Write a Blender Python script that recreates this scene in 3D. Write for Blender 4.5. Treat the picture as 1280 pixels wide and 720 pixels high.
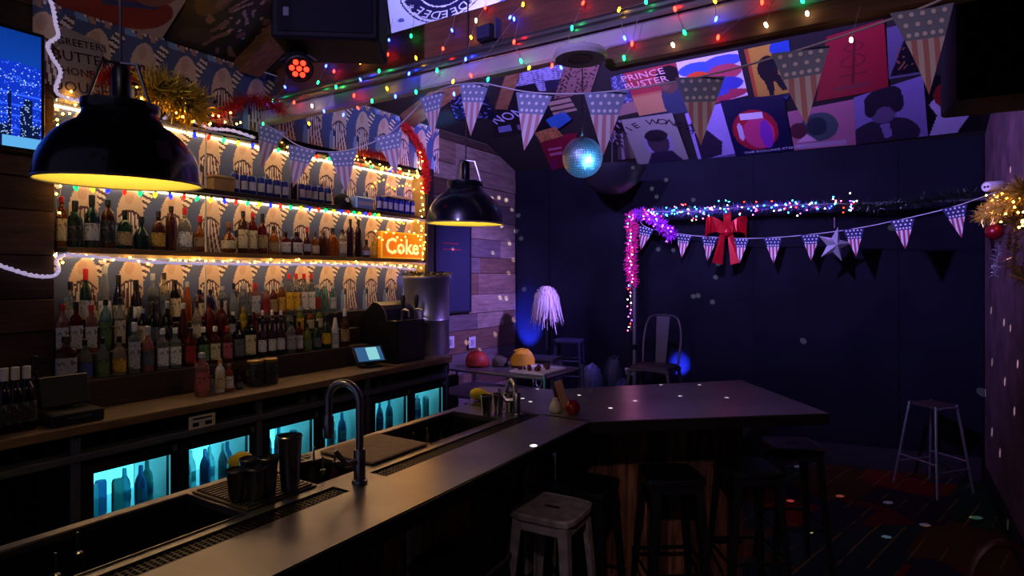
import bpy, bmesh, math, random
import numpy as np
from mathutils import Vector, Matrix, Quaternion
random.seed(7); R = random.Random(11)
SC = bpy.context.scene; COL = SC.collection
for _o in list(bpy.data.objects): bpy.data.objects.remove(_o)

# ------------------------------------------------------------------ camera
FPX, HCAM, YAW = 750.0, 1.8, math.radians(32.1)
SN, CS = math.sin(YAW), math.cos(YAW)
cd = bpy.data.cameras.new('camera'); cam = bpy.data.objects.new('camera', cd); COL.objects.link(cam)
cd.sensor_width = 36; cd.lens = 36 * FPX / 1280; cd.shift_y = -15 / 1280; cd.clip_start = .05
cam.location = (0, 0, HCAM); cam.rotation_euler = (math.pi / 2, 0, YAW)
SC.camera = cam
# ------------------------------------------------------------------ world, exposure
w = bpy.data.worlds.new('dim_room'); SC.world = w; w.use_nodes = True
w.node_tree.nodes['Background'].inputs[0].default_value = (.46, .42, .8, 1)
w.node_tree.nodes['Background'].inputs[1].default_value = .15
SC.view_settings.view_transform = 'Standard'; SC.view_settings.look = 'None'
SC.view_settings.gamma = 1; SC.view_settings.exposure = 0; SC.view_settings.use_curve_mapping = False
SC.cycles.use_denoising = True
SC.cycles.max_bounces = 6; SC.cycles.diffuse_bounces = 2; SC.cycles.glossy_bounces = 3
SC.cycles.transmission_bounces = 5; SC.cycles.transparent_max_bounces = 8
SC.cycles.caustics_reflective = False; SC.cycles.caustics_refractive = False
SC.cycles.sample_clamp_indirect = 2.0

# ------------------------------------------------------------------ lamps of the room
def aim(o, tgt):
    o.rotation_euler = (Vector(tgt) - o.location).to_track_quat('-Z', 'Y').to_euler()
def spot(name, loc, tgt, col, W, deg, blend=.5, rad=.05):
    l = bpy.data.lights.new(name, 'SPOT'); l.energy = W; l.color = col; l.spot_size = math.radians(deg)
    l.spot_blend = blend; l.shadow_soft_size = rad
    o = bpy.data.objects.new(name, l); COL.objects.link(o); o.location = loc; aim(o, tgt); return o
def point(name, loc, col, W, rad=.05):
    l = bpy.data.lights.new(name, 'POINT'); l.energy = W; l.color = col; l.shadow_soft_size = rad
    o = bpy.data.objects.new(name, l); COL.objects.link(o); o.location = loc; return o
VIO = (.38, .26, 1.0); BLU = (.03, .05, 1.0)
BEAM_Y = 2.6
# violet floods clamped on the roof beam: they wash the posters on the far slope, the banner and the plank wall
spot('violet_flood', (-.9, 2.98, 3.02), (-.5, 5.6, 3.2), VIO, 620, 105, .9)
spot('violet_flood', (-2.0, 2.98, 3.02), (-2.6, 4.8, 3.3), VIO, 420, 100, .9)
spot('banner_flood', (-1.75, 3.0, 3.3), (-2.75, 3.4, 3.62), (.42, .42, 1.0), 130, 80, .9)
spot('stage_wash', (-1.35, 5.2, 2.75), (-3.75, 5.3, 1.15), (.36, .22, 1.0), 620, 60, .9)
# unseen rear lamps: first gives the violet front light, other two are added fill
REAR = [((-.9, -1.0, 3.3), (-1.9, 2.8, 2.85), (.46, .33, 1.0), 400, 46), ((.3, -.9, 3.45), (-.1, 3.6, .7), (.85, .52, .62), 95, 52), ((-.3, -1.0, 3.4), (-3.8, 2.5, 2.45), (1, .84, .74), 75, 36)]
for _l, _t, _c, _w, _d in REAR: spot('truss_lamp_beam', _l, _t, _c, _w, _d, .9, .06)

# ------------------------------------------------------------------ pixel -> place helpers (1280 x 720 frame)
def ray(u, v):
    du = (u - 640) / FPX
    return Vector((-SN + du * CS, CS + du * SN, (345 - v) / FPX))
O = Vector((0, 0, HCAM))
def onz(u, v, z): r = ray(u, v); return O + r * ((z - HCAM) / r.z)
def onx(u, v, x): r = ray(u, v); return O + r * (x / r.x)
def ony(u, v, y): r = ray(u, v); return O + r * (y / r.y)
def att(u, v, t): return O + ray(u, v) * t
def onp(u, v, p, n):
    r = ray(u, v); return O + r * ((Vector(p) - O).dot(n) / r.dot(n))

# ------------------------------------------------------------------ materials
def lin(c):
    if isinstance(c, str):
        c = tuple(int(c[i:i + 2], 16) / 255 for i in (0, 2, 4))
    return tuple((x / 12.92 if x <= .04045 else ((x + .055) / 1.055) ** 2.4) for x in c)
MATS = {}
def mat(name, col='808080', rough=.6, metal=0, emit=None, es=0, trans=0, ior=1.45, bump=0, bscale=40, var=0, vscale=6,
        stretch=(1, 1, 1), coat=0, sheen=0, alpha=1, spec=.5):
    if name in MATS: return MATS[name]
    m = bpy.data.materials.new(name); m.use_nodes = True; nt = m.node_tree; b = nt.nodes['Principled BSDF']
    c = lin(col); b.inputs['Base Color'].default_value = (*c, 1)
    b.inputs['Roughness'].default_value = rough; b.inputs['Metallic'].default_value = metal
    b.inputs['Transmission Weight'].default_value = trans; b.inputs['IOR'].default_value = ior
    b.inputs['Coat Weight'].default_value = coat; b.inputs['Alpha'].default_value = alpha; b.inputs['Specular IOR Level'].default_value = spec
    if emit: b.inputs['Emission Color'].default_value = (*lin(emit), 1); b.inputs['Emission Strength'].default_value = es
    if bump or var:
        tc = nt.nodes.new('ShaderNodeTexCoord'); mp = nt.nodes.new('ShaderNodeMapping')
        nt.links.new(tc.outputs['Object'], mp.inputs[0]); mp.inputs['Scale'].default_value = stretch
        if var:
            n = nt.nodes.new('ShaderNodeTexNoise'); n.inputs['Scale'].default_value = vscale; n.inputs['Detail'].default_value = 6
            nt.links.new(mp.outputs[0], n.inputs[0])
            mx = nt.nodes.new('ShaderNodeMix'); mx.data_type = 'RGBA'
            mx.inputs[6].default_value = (*[x * (1 - var) for x in c], 1); mx.inputs[7].default_value = (*[min(1, x * (1 + var)) for x in c], 1)
            rp = nt.nodes.new('ShaderNodeMapRange'); rp.inputs[1].default_value = .3; rp.inputs[2].default_value = .7
            nt.links.new(n.outputs[0], rp.inputs[0]); nt.links.new(rp.outputs[0], mx.inputs[0]); nt.links.new(mx.outputs[2], b.inputs['Base Color'])
        if bump:
            n2 = nt.nodes.new('ShaderNodeTexNoise'); n2.inputs['Scale'].default_value = bscale; n2.inputs['Detail'].default_value = 4
            nt.links.new(mp.outputs[0], n2.inputs[0]); bp = nt.nodes.new('ShaderNodeBump'); bp.inputs['Strength'].default_value = bump
            bp.inputs['Distance'].default_value = .01; nt.links.new(n2.outputs[0], bp.inputs['Height']); nt.links.new(bp.outputs[0], b.inputs['Normal'])
    MATS[name] = m; return m
def attr_mat(name, rough=.5, es=0, coat=0):
    if name in MATS: return MATS[name]
    m = bpy.data.materials.new(name); m.use_nodes = True; nt = m.node_tree; b = nt.nodes['Principled BSDF']
    a = nt.nodes.new('ShaderNodeVertexColor'); a.layer_name = 'print'
    b.inputs['Roughness'].default_value = rough; b.inputs['Coat Weight'].default_value = coat
    if es:
        b.inputs['Base Color'].default_value = (0, 0, 0, 1)
        nt.links.new(a.outputs[0], b.inputs['Emission Color']); b.inputs['Emission Strength'].default_value = es
    else: nt.links.new(a.outputs[0], b.inputs['Base Color'])
    MATS[name] = m; return m
def wood(name, col, var=.45, rough=.6, sx=(1, 1, 1)):
    return mat(name, col, rough, var=var, vscale=7, stretch=sx, bump=.35, bscale=22)

# ------------------------------------------------------------------ mesh builder
class MB:
    def __init__(s): s.v = []; s.f = []; s.m = []; s.cur = 0
    def add(s, vs, fs):
        o = len(s.v); s.v += [tuple(x) for x in vs]
        for f in fs: s.f.append(tuple(i + o for i in f)); s.m.append(s.cur)
        return s
    def box(s, a, b, rot=None, bev=0):
        (x0, y0, z0), (x1, y1, z1) = a, b
        x0, x1 = min(x0, x1), max(x0, x1); y0, y1 = min(y0, y1), max(y0, y1); z0, z1 = min(z0, z1), max(z0, z1)
        if bev:
            q = min(bev, (x1 - x0) / 2.2, (y1 - y0) / 2.2, (z1 - z0) / 2.2); vs = []; 
            def ring(z, k): return [(x0 + k, y0 + 0, z), (x1 - k, y0, z), (x1, y0 + k, z), (x1, y1 - k, z), (x1 - k, y1, z), (x0 + k, y1, z), (x0, y1 - k, z), (x0, y0 + k, z)]
            def inset(z): return [(x0 + q * 1.4, y0 + q, z), (x1 - q * 1.4, y0 + q, z), (x1 - q, y0 + q * 1.4, z), (x1 - q, y1 - q * 1.4, z), (x1 - q * 1.4, y1 - q, z), (x0 + q * 1.4, y1 - q, z), (x0 + q, y1 - q * 1.4, z), (x0 + q, y0 + q * 1.4, z)]
            vs = inset(z0) + ring(z0 + q, q) + ring(z1 - q, q) + inset(z1); fs = [tuple(range(7, -1, -1)), tuple(range(24, 32))]
            for r in range(3):
                for i in range(8): fs.append((r * 8 + i, r * 8 + (i + 1) % 8, r * 8 + 8 + (i + 1) % 8, r * 8 + 8 + i))
        else:
            vs = [(x0, y0, z0), (x1, y0, z0), (x1, y1, z0), (x0, y1, z0), (x0, y0, z1), (x1, y0, z1), (x1, y1, z1), (x0, y1, z1)]
            fs = [(3, 2, 1, 0), (4, 5, 6, 7), (0, 1, 5, 4), (1, 2, 6, 5), (2, 3, 7, 6), (3, 0, 4, 7)]
        if rot is not None: vs = [rot @ Vector(v) for v in vs]
        return s.add(vs, fs)
    def prism(s, poly, z0, z1):
        n = len(poly); vs = [(x, y, z0) for x, y in poly] + [(x, y, z1) for x, y in poly]
        fs = [tuple(range(n - 1, -1, -1)), tuple(range(n, 2 * n))] + [(i, (i + 1) % n, n + (i + 1) % n, n + i) for i in range(n)]
        return s.add(vs, fs)
    def lathe(s, prof, c=(0, 0, 0), seg=16, cap0=True, cap1=True, sq=2.0, a0=0, a1=2 * math.pi, M=None, sx=1, sy=1):
        full = abs(a1 - a0 - 2 * math.pi) < 1e-6; n = seg if full else seg + 1; vs = []; fs = []
        for r, z in prof:
            for i in range(n):
                a = a0 + (a1 - a0) * i / seg; ca, sa = math.cos(a), math.sin(a)
                k = 1 if sq == 2 else 1 / ((abs(ca) ** sq + abs(sa) ** sq) ** (1 / sq))
                p = Vector((r * ca * k * sx, r * sa * k * sy, z)); 
                if M is not None: p = M @ p
                vs.append((p.x + c[0], p.y + c[1], p.z + c[2]))
        for j in range(len(prof) - 1):
            for i in range(n if full else n - 1):
                i2 = (i + 1) % n; fs.append((j * n + i, j * n + i2, (j + 1) * n + i2, (j + 1) * n + i))
        if full and cap0: fs.append(tuple(range(n - 1, -1, -1)))
        if full and cap1: fs.append(tuple(range((len(prof) - 1) * n, len(prof) * n)))
        return s.add(vs, fs)
    def tube(s, pts, r, seg=6, close=False, caps=True):
        pts = [Vector(p) for p in pts]; n = len(pts); vs = []; fs = []; up = Vector((0, 0, 1))
        rr = r if isinstance(r, (list, tuple)) else [r] * n
        prevN = None
        for i, p in enumerate(pts):
            d = (pts[min(i + 1, n - 1)] - pts[max(i - 1, 0)]) if not close else (pts[(i + 1) % n] - pts[i - 1])
            d.normalize()
            if prevN is None:
                a = up if abs(d.dot(up)) < .9 else Vector((1, 0, 0)); N = d.cross(a).normalized()
            else:
                N = prevN - d * prevN.dot(d); N = N.normalized() if N.length > 1e-6 else d.orthogonal().normalized()
            prevN = N; B = d.cross(N)
            for k in range(seg):
                t = 2 * math.pi * k / seg; vs.append(p + (N * math.cos(t) + B * math.sin(t)) * rr[i])
        m = n if close else n - 1
        for i in range(m):
            for k in range(seg):
                k2 = (k + 1) % seg; j = (i + 1) % n; fs.append((i * seg + k, i * seg + k2, j * seg + k2, j * seg + k))
        if not close and caps: fs += [tuple(range(seg - 1, -1, -1)), tuple(range((n - 1) * seg, n * seg))]
        return s.add(vs, fs)
    def ball(s, c, r, seg=10, rings=6, sz=1):
        prof = [(max(1e-4, r * math.sin(math.pi * j / rings)), -r * sz * math.cos(math.pi * j / rings)) for j in range(rings + 1)]
        return s.lathe(prof, c, seg)
    def quad(s, a, b, c, d): return s.add([a, b, c, d], [(0, 1, 2, 3)])
    def xf(s, M, i0=0):
        for i in range(i0, len(s.v)): s.v[i] = tuple(M @ Vector(s.v[i]))
        return s
    def mesh(s, name, mats, smooth=False, off=(0, 0, 0)):
        me = bpy.data.meshes.new(name); ox, oy, oz = off
        me.from_pydata([(x - ox, y - oy, z - oz) for x, y, z in s.v], [], s.f)
        for m in (mats if isinstance(mats, (list, tuple)) else [mats]): me.materials.append(m)
        if any(s.m): me.polygons.foreach_set('material_index', s.m)
        if smooth:
            me.polygons.foreach_set('use_smooth', [True] * len(me.polygons))
            try: me.set_sharp_from_angle(angle=math.radians(40))
            except Exception: pass
        me.update(); return me
ORG = {}
def tag(o, label=None, cat=None, group=None, kind=None):
    if label: o['label'] = label
    if cat: o['category'] = cat
    if group: o['group'] = group
    if kind: o['kind'] = kind
    return o
def thing(name, loc, label, cat, group=None, rz=0, kind=None):
    o = bpy.data.objects.new(name, None); o.empty_display_size = .05; COL.objects.link(o)
    o.location = loc; o.rotation_euler = (0, 0, rz); ORG[o.name] = Vector(loc); return tag(o, label, cat, group, kind)
def obj(name, me, parent=None, loc=(0, 0, 0), rot=(0, 0, 0), scale=None, m=None):
    o = bpy.data.objects.new(name, me); COL.objects.link(o); o.parent = parent; o.location = loc; o.rotation_euler = rot
    if scale is not None: o.scale = scale if isinstance(scale, (tuple, list)) else (scale,) * 3
    if m is not None:
        o.material_slots[0].link = 'OBJECT'; o.material_slots[0].material = m
    return o
def part(name, mb, m, parent, smooth=False, label=None, local=False):
    """one part: mesh given in world coordinates (or in the parent's own when local)"""
    off = (0, 0, 0) if local else ORG[parent.name]
    o = obj(name, mb.mesh(name, m, smooth, off), parent); ORG[o.name] = Vector(off) if not local else ORG.get(parent.name, Vector())
    if label: o['label'] = label
    return o
def solo(name, mb, m, label=None, cat=None, group=None, kind=None, smooth=False):
    """a thing that is one mesh, origin at the middle of its base"""
    a = np.array(mb.v); off = Vector(((a[:, 0].min() + a[:, 0].max()) / 2, (a[:, 1].min() + a[:, 1].max()) / 2, a[:, 2].min()))
    o = obj(name, mb.mesh(name, m, smooth, off), None, off); ORG[o.name] = off; return tag(o, label, cat, group, kind)
def struct(name, mb, m): return solo(name, mb, m, kind='structure')
def text_mb(txt, size, M, extrude=.0008, space=1.0, fat=0):
    cu = bpy.data.curves.new('t', 'FONT'); cu.body = txt; cu.size = size; cu.align_x = 'CENTER'; cu.align_y = 'CENTER'; cu.extrude = extrude; cu.resolution_u = 2
    cu.space_character = space; cu.offset = fat
    o = bpy.data.objects.new('t', cu); COL.objects.link(o); me = bpy.data.meshes.new_from_object(o)
    mb = MB(); mb.add([M @ v.co for v in me.vertices], [tuple(p.vertices) for p in me.polygons])
    bpy.data.objects.remove(o); bpy.data.curves.remove(cu); bpy.data.meshes.remove(me); return mb
def frame(o, x, y):
    x = Vector(x).normalized(); z = x.cross(Vector(y)).normalized(); y = z.cross(x)
    return Matrix(((x.x, y.x, z.x, o[0]), (x.y, y.y, z.y, o[1]), (x.z, y.z, z.z, o[2]), (0, 0, 0, 1)))
def smooth_path(pts, n=6):
    P = [Vector(p) for p in pts]; out = []
    for i in range(len(P) - 1):
        p0, p1, p2, p3 = P[max(i - 1, 0)], P[i], P[i + 1], P[min(i + 2, len(P) - 1)]
        for k in range(n):
            t = k / n; out.append(.5 * ((2 * p1) + (p2 - p0) * t + (2 * p0 - 5 * p1 + 4 * p2 - p3) * t * t + (3 * p1 - p0 - 3 * p2 + p3) * t ** 3))
    out.append(P[-1]); return out
def paint(shapes, nx, ny, bg, seed=0, noise=.06):
    """flat print: returns an (ny, nx, 3) linear colour raster drawn from simple shapes, v up"""
    rng = np.random.RandomState(seed); X, Y = np.meshgrid((np.arange(nx) + .5) / nx, (np.arange(ny) + .5) / ny)
    A = np.ones((ny, nx, 3)) * np.array(lin(bg))
    for sh in shapes:
        k = sh[0]; c = np.array(lin(sh[-1]))
        if k == 'r': _, x0, y0, x1, y1, _c = sh; msk = (X >= x0) & (X < x1) & (Y >= y0) & (Y < y1)
        elif k == 'e': _, x0, y0, rx, ry, _c = sh; msk = ((X - x0) / rx) ** 2 + ((Y - y0) / ry) ** 2 < 1
        elif k == 'o': _, x0, y0, rx, ry, th, _c = sh; d = np.sqrt(((X - x0) / rx) ** 2 + ((Y - y0) / ry) ** 2); msk = (d < 1) & (d > 1 - th)
        elif k == 't':
            _, pts, _c = sh; msk = np.zeros_like(X, bool); j = len(pts) - 1
            for i in range(len(pts)):
                (xi, yi), (xj, yj) = pts[i], pts[j]
                cond = ((yi > Y) != (yj > Y)) & (X < (xj - xi) * (Y - yi) / ((yj - yi) or 1e-9) + xi); msk ^= cond; j = i
        elif k == 'n': _, x0, y0, x1, y1, p, _c = sh; msk = (X >= x0) & (X < x1) & (Y >= y0) & (Y < y1) & (rng.rand(ny, nx) < p)
        elif k == 'b':
            _, x0, y0, x1, y1, sc, th, _c = sh
            f = np.sin(X * sc * 3.1 + 2 * np.sin(Y * sc * 2.3 + seed)) * np.cos(Y * sc * 2.7 + 1.7 * np.sin(X * sc * 1.9 + seed * 2)); msk = (f > th) & (X >= x0) & (X < x1) & (Y >= y0) & (Y < y1)
        A[msk] = c
    return np.clip(A * (1 + noise * (rng.rand(ny, nx, 1) * 2 - 1)), 0, 1)
def sheet(name, corners, A, m, parent=None, off=Vector((0, 0, 0)), mcut=None):
    """a printed sheet: corners tl,tr,br,bl ; A raster, v up"""
    tl, tr, br, bl = [Vector(c) for c in corners]; ny, nx = A.shape[:2]
    vs = []
    for j in range(ny + 1):
        for i in range(nx + 1):
            u, v = i / nx, j / ny; vs.append(tuple((bl * (1 - u) + br * u) * (1 - v) + (tl * (1 - u) + tr * u) * v - off))
    fs = [(j * (nx + 1) + i, j * (nx + 1) + i + 1, (j + 1) * (nx + 1) + i + 1, (j + 1) * (nx + 1) + i) for j in range(ny) for i in range(nx)]
    me = bpy.data.meshes.new(name); me.from_pydata(vs, [], fs); me.materials.append(m)
    ca = me.color_attributes.new('print', 'FLOAT_COLOR', 'CORNER')
    c = np.concatenate([A.reshape(-1, 3), np.ones((nx * ny, 1))], 1); ca.data.foreach_set('color', np.repeat(c, 4, 0).astype(np.float32).ravel())
    me.update(); o = obj(name, me, parent, off if parent is None else (0, 0, 0)); ORG[o.name] = off; return o

# common materials
M_BLACK = mat('black_paint', '0c0c0e', .5); M_BLKM = mat('black_metal', '141416', .35, .6); M_CHROME = mat('brushed_steel', '9a9a9c', .28, 1, bump=.05, bscale=60)
M_STEEL = mat('bar_steel', '8c8a88', .3, .8, var=.18, vscale=5, bump=.06, bscale=14); M_WHITE = mat('white_plastic', 'd8d6d2', .5); M_CORD = mat('cord', '121214', .6)
M_DKWOOD = wood('dark_plank_wood', '3a2519', .6, .65, (6, 6, 1)); M_WOODB = wood('beam_wood', '7a5238', .35, .7, (.6, 5, 5)); M_BARK = wood('counter_wood', '6a543c', .3, .55, (4, .6, 4))
M_BLKWALL = mat('black_wall_paint', '14151f', .8, bump=.15, bscale=6, var=.25, vscale=2, spec=.06); M_GREYM = mat('grey_steel_frame', '5d626a', .5, .4)
WARM = 'ffb84a'
EC = {'r': mat('glass_bulb_red', 'ff3020', .3, emit='ff2c14', es=1.8), 'g': mat('glass_bulb_green', '20ffa0', .3, emit='0ce88c', es=1.5), 'b': mat('glass_bulb_blue', '3040ff', .3, emit='1c30ff', es=2.2), 'y': mat('glass_bulb_yellow', 'f0ff40', .3, emit='d8ff30', es=1.3)}
EM = {'r': mat('bulb_red', 'ff3020', .3, emit='ff2010', es=26), 'g': mat('bulb_green', '20ffa0', .3, emit='10ff78', es=15), 'b': mat('bulb_blue', '3040ff', .3, emit='2030ff', es=42),
      'y': mat('bulb_yellow', 'ffd040', .3, emit='ffb818', es=18), 'w': mat('bulb_white', 'fff0e0', .3, emit='ffe2b0', es=16), 'p': mat('bulb_pink', 'ff70c0', .3, emit='ff48a8', es=22),
      'c': mat('bulb_cyan', '50e0ff', .3, emit='30c8ff', es=22), 'W': mat('fairy_warm', 'ffd080', .3, emit='ffb034', es=44), 'v': mat('bulb_violet', 'a060ff', .3, emit='8030ff', es=22)}
# ================================================================== THE SETTING
WX, WA = -3.75, -3.90           # front plane of the bar wall, back of its alcove
AY0, AY1, AZ1 = 1.41, 4.42, 2.78
BW0, BW1 = Vector((-3.75, 6.067, 0)), Vector((.72, 6.69, 0)); BD = (BW1 - BW0).normalized(); BN = Vector((BD.y, -BD.x, 0))
EZS, SLS, EZB, SLB = 3.25, .42, 3.04, .36
def zs(x): return EZS + SLS * (x - WX)
def zb(x, y): return EZB + SLB * (Vector((x, y, 0)) - BW0).dot(BN)
SP, SNm = Vector((WX, 0, EZS)), Vector((-SLS, 0, 1))
BP, BNm = Vector((BW0.x, BW0.y, EZB)), Vector((-SLB * BN.x, -SLB * BN.y, 1))
# carpet
def carpet():
    m = bpy.data.materials.new('patterned_carpet'); m.use_nodes = True; nt = m.node_tree; b = nt.nodes['Principled BSDF']; b.inputs['Roughness'].default_value = .95; b.inputs['Specular IOR Level'].default_value = .1
    tc = nt.nodes.new('ShaderNodeTexCoord'); mp = nt.nodes.new('ShaderNodeMapping'); nt.links.new(tc.outputs['Object'], mp.inputs[0]); mp.inputs['Rotation'].default_value = (0, 0, .25)
    v = nt.nodes.new('ShaderNodeTexVoronoi'); v.distance = 'CHEBYCHEV'; v.inputs['Scale'].default_value = 1.7; nt.links.new(mp.outputs[0], v.inputs[0])
    hs = nt.nodes.new('ShaderNodeValToRGB'); e = hs.color_ramp.elements; hs.color_ramp.interpolation = 'CONSTANT'
    cols = ['4a1c16', '182a30', '5a1614', '241c2c', '183024', '402a16', '221830']
    e[0].position = 0; e[0].color = (*lin(cols[0]), 1); e[1].position = .15; e[1].color = (*lin(cols[1]), 1)
    for i, c in enumerate(cols[2:]): x = e.new(.3 + .14 * i); x.color = (*lin(c), 1)
    sp = nt.nodes.new('ShaderNodeSeparateColor'); nt.links.new(v.outputs['Color'], sp.inputs[0]); nt.links.new(sp.outputs[0], hs.inputs[0])
    w2 = nt.nodes.new('ShaderNodeTexWave'); w2.inputs['Scale'].default_value = 2.2; w2.inputs['Distortion'].default_value = .6; nt.links.new(mp.outputs[0], w2.inputs[0])
    r2 = nt.nodes.new('ShaderNodeMapRange'); r2.inputs[1].default_value = .965; r2.inputs[2].default_value = 1; nt.links.new(w2.outputs['Fac'], r2.inputs[0])
    n3 = nt.nodes.new('ShaderNodeTexNoise'); n3.inputs['Scale'].default_value = 3; nt.links.new(mp.outputs[0], n3.inputs[0])
    r3 = nt.nodes.new('ShaderNodeMapRange'); r3.inputs[1].default_value = .45; r3.inputs[2].default_value = .55; nt.links.new(n3.outputs[0], r3.inputs[0])
    mu = nt.nodes.new('ShaderNodeMath'); mu.operation = 'MULTIPLY'; nt.links.new(r2.outputs[0], mu.inputs[0]); nt.links.new(r3.outputs[0], mu.inputs[1])
    mx = nt.nodes.new('ShaderNodeMix'); mx.data_type = 'RGBA'; mx.inputs[7].default_value = (*lin('6a5a2a'), 1)
    nt.links.new(mu.outputs[0], mx.inputs[0]); nt.links.new(hs.outputs[0], mx.inputs[6]); nt.links.new(mx.outputs[2], b.inputs['Base Color'])
    return m
struct('floor', MB().box((-4.2, -1.6, -.1), (.95, 7.0, 0)), carpet())
# bar wall with the shelf alcove
mb = MB(); mb.box((-4.1, -1.6, 0), (WA, 6.3, EZS)); mb.box((WA, -1.6, 0), (WX - .02, AY0, EZS)); mb.box((WA, AY1, 0), (WX - .02, 6.067, EZS)); mb.box((WA, AY0, AZ1), (WX - .02, AY1, EZS))
wall_left = struct('wall_left', mb, mat('wall_backing', '15110f', .9)); 
PLK = [wood('plank_%d' % i, c, .35, .75, (2, .8, 6)) for i, c in enumerate(('4a3128', '5c4334', '3d2a24', '6b5348', '7d6a60', '574a4c'))]
def planks(y0, y1, rows, weights, seed, cuts):
    rr = random.Random(seed); z = 0
    while z < EZS - .02:
        h = rr.choice((.17, .2, .23)); h = min(h, EZS - z); ys = [y0] + sorted(rr.uniform(y0 + .2, y1 - .2) for _ in range(rr.choice(cuts))) + [y1]
        for a, b in zip(ys, ys[1:]):
            if b - a < .08: continue
            d = rr.uniform(.012, .024); p = MB().box((WX - .02, a + .002, z + .002), (WX - .02 + d, b - .002, z + h - .003), bev=.003)
            part('plank', p, rr.choices(PLK, weights)[0], wall_left)
        z += h
planks(-.2, AY0, 0, (4, 3, 3, 0, 0, 0), 3, (0, 0, 1)); planks(AY1 + .1, 6.06, 0, (2, 3, 1, 3, 3, 3), 8, (0, 1, 2))
# alcove side jamb at the far end
part('jamb', MB().box((WA, AY1, 1.1), (WX + .03, AY1 + .09, AZ1 + .05)), mat('dark_jamb', '1d1714', .7), wall_left)
part('jamb_lining', MB().box((WA, AY1 - .012, 1.1), (WX, AY1, AZ1)), mat('yellow_lit_lining', 'a88a3c', .6), wall_left)  # yellow light on the alcove side is put into this colour
# far wall (black), right wall, roof slopes
def wallpts(a, b, z0, z1, off, th):
    p = [a + BN * off, b + BN * off, b + BN * (off - th), a + BN * (off - th)]; return MB().prism([(q.x, q.y) for q in p], z0, z1)
wall_back = struct('wall_back', wallpts(BW0 - BD * .3, BW1 + BD * .3, 0, EZB + .02, 0, .15), M_BLKWALL)
L_ = (BW1 - BW0).length
for s0, s1 in ((.02, .42), (.44, 1.38), (1.4, 2.62), (2.64, 3.86), (3.88, L_ - .01)):
    part('wall_panel', wallpts(BW0 + BD * s0, BW0 + BD * s1, .2, EZB - .03, .014, .014), M_BLKWALL, wall_back)
struct('baseboard_back', wallpts(BW0, BW1, 0, .2, .03, .03), mat('grey_skirting', '2c2a32', .8, spec=.1))
def brickmat():
    m = mat('old_brick_wall', '5a4048', .85, var=.5, vscale=5, bump=.6, bscale=9); nt = m.node_tree; b = nt.nodes['Principled BSDF']
    br = nt.nodes.new('ShaderNodeTexBrick'); br.inputs['Scale'].default_value = 4.2; br.inputs['Mortar Size'].default_value = .018
    tc = nt.nodes.new('ShaderNodeTexCoord'); mp = nt.nodes.new('ShaderNodeMapping'); mp.inputs['Rotation'].default_value = (math.pi / 2, 0, math.pi / 2)
    nt.links.new(tc.outputs['Object'], mp.inputs[0]); nt.links.new(mp.outputs[0], br.inputs[0])
    bp = nt.nodes.new('ShaderNodeBump'); bp.inputs['Strength'].default_value = .5; bp.inputs['Distance'].default_value = .02; nt.links.new(br.outputs['Fac'], bp.inputs['Height']); bp.invert = True
    old = b.inputs['Normal'].links[0].from_socket; nt.links.new(old, bp.inputs['Normal']); nt.links.new(bp.outputs[0], b.inputs['Normal']); return m
struct('wall_right', MB().box((.72, -1.6, 0), (.87, 6.9, 5.2)), brickmat())
struct('baseboard_right', MB().box((.69, -1.6, 0), (.72, 6.66, .14)), M_BLACK)
M_ROOF = mat('dark_roof_boards', '1a1518', .85, bump=.2, bscale=8)
hip = []
def hipz(x):  # y on the hip for x
    z = zs(x); d = (z - EZB) / SLB; y = BW0.y + BD.y / BD.x * (x - BW0.x) - d / abs(BN.y); return Vector((x, y, z))
hA, hB = hipz(WX), hipz(.72)
mb = MB()
def slab(mb, pts, th=.06):
    n = len(pts); vs = [tuple(p) for p in pts] + [(p[0], p[1], p[2] + th) for p in pts]
    mb.add(vs, [tuple(range(n)), tuple(range(2 * n - 1, n - 1, -1))] + [(i, n + i, n + (i + 1) % n, (i + 1) % n) for i in range(n)])
slab(mb, [(WX, -1.6, EZS), (.72, -1.6, zs(.72)), tuple(hB), tuple(hA)])
slab(mb, [(BW0.x, BW0.y, EZB), tuple(hA), tuple(hB), (BW1.x, BW1.y, EZB)])
ceiling = struct('ceiling', mb, M_ROOF)
# timber on the roof: rafters on the bar-side slope, hip board
def rafter(a, b, w, th, m=M_WOODB, name='rafter'):
    d = (b - a).normalized(); up = Vector((0, 0, 1)); sd = d.cross(up).normalized(); dn = sd.cross(d).normalized(); 
    if dn.z > 0: dn = -dn
    p = MB(); vs = [q + sd * (k * w / 2) + dn * e for q in (a, b) for k, e in ((-1, -.01), (1, -.01), (1, th), (-1, th))]
    p.add(vs, [(0, 1, 2, 3), (7, 6, 5, 4), (0, 4, 5, 1), (1, 5, 6, 2), (2, 6, 7, 3), (3, 7, 4, 0)]); return part(name, p, m, ceiling)
ya = onp(330, 55, SP, SNm).y
for yy in (ya, ya + 1.62): rafter(Vector((WX + .02, yy, zs(WX + .02))), Vector((.2, yy, zs(.2))), .16, .09)
rafter(hA + (hB - hA) * .12, hB, .12, .05, name='hip_rafter')

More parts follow.
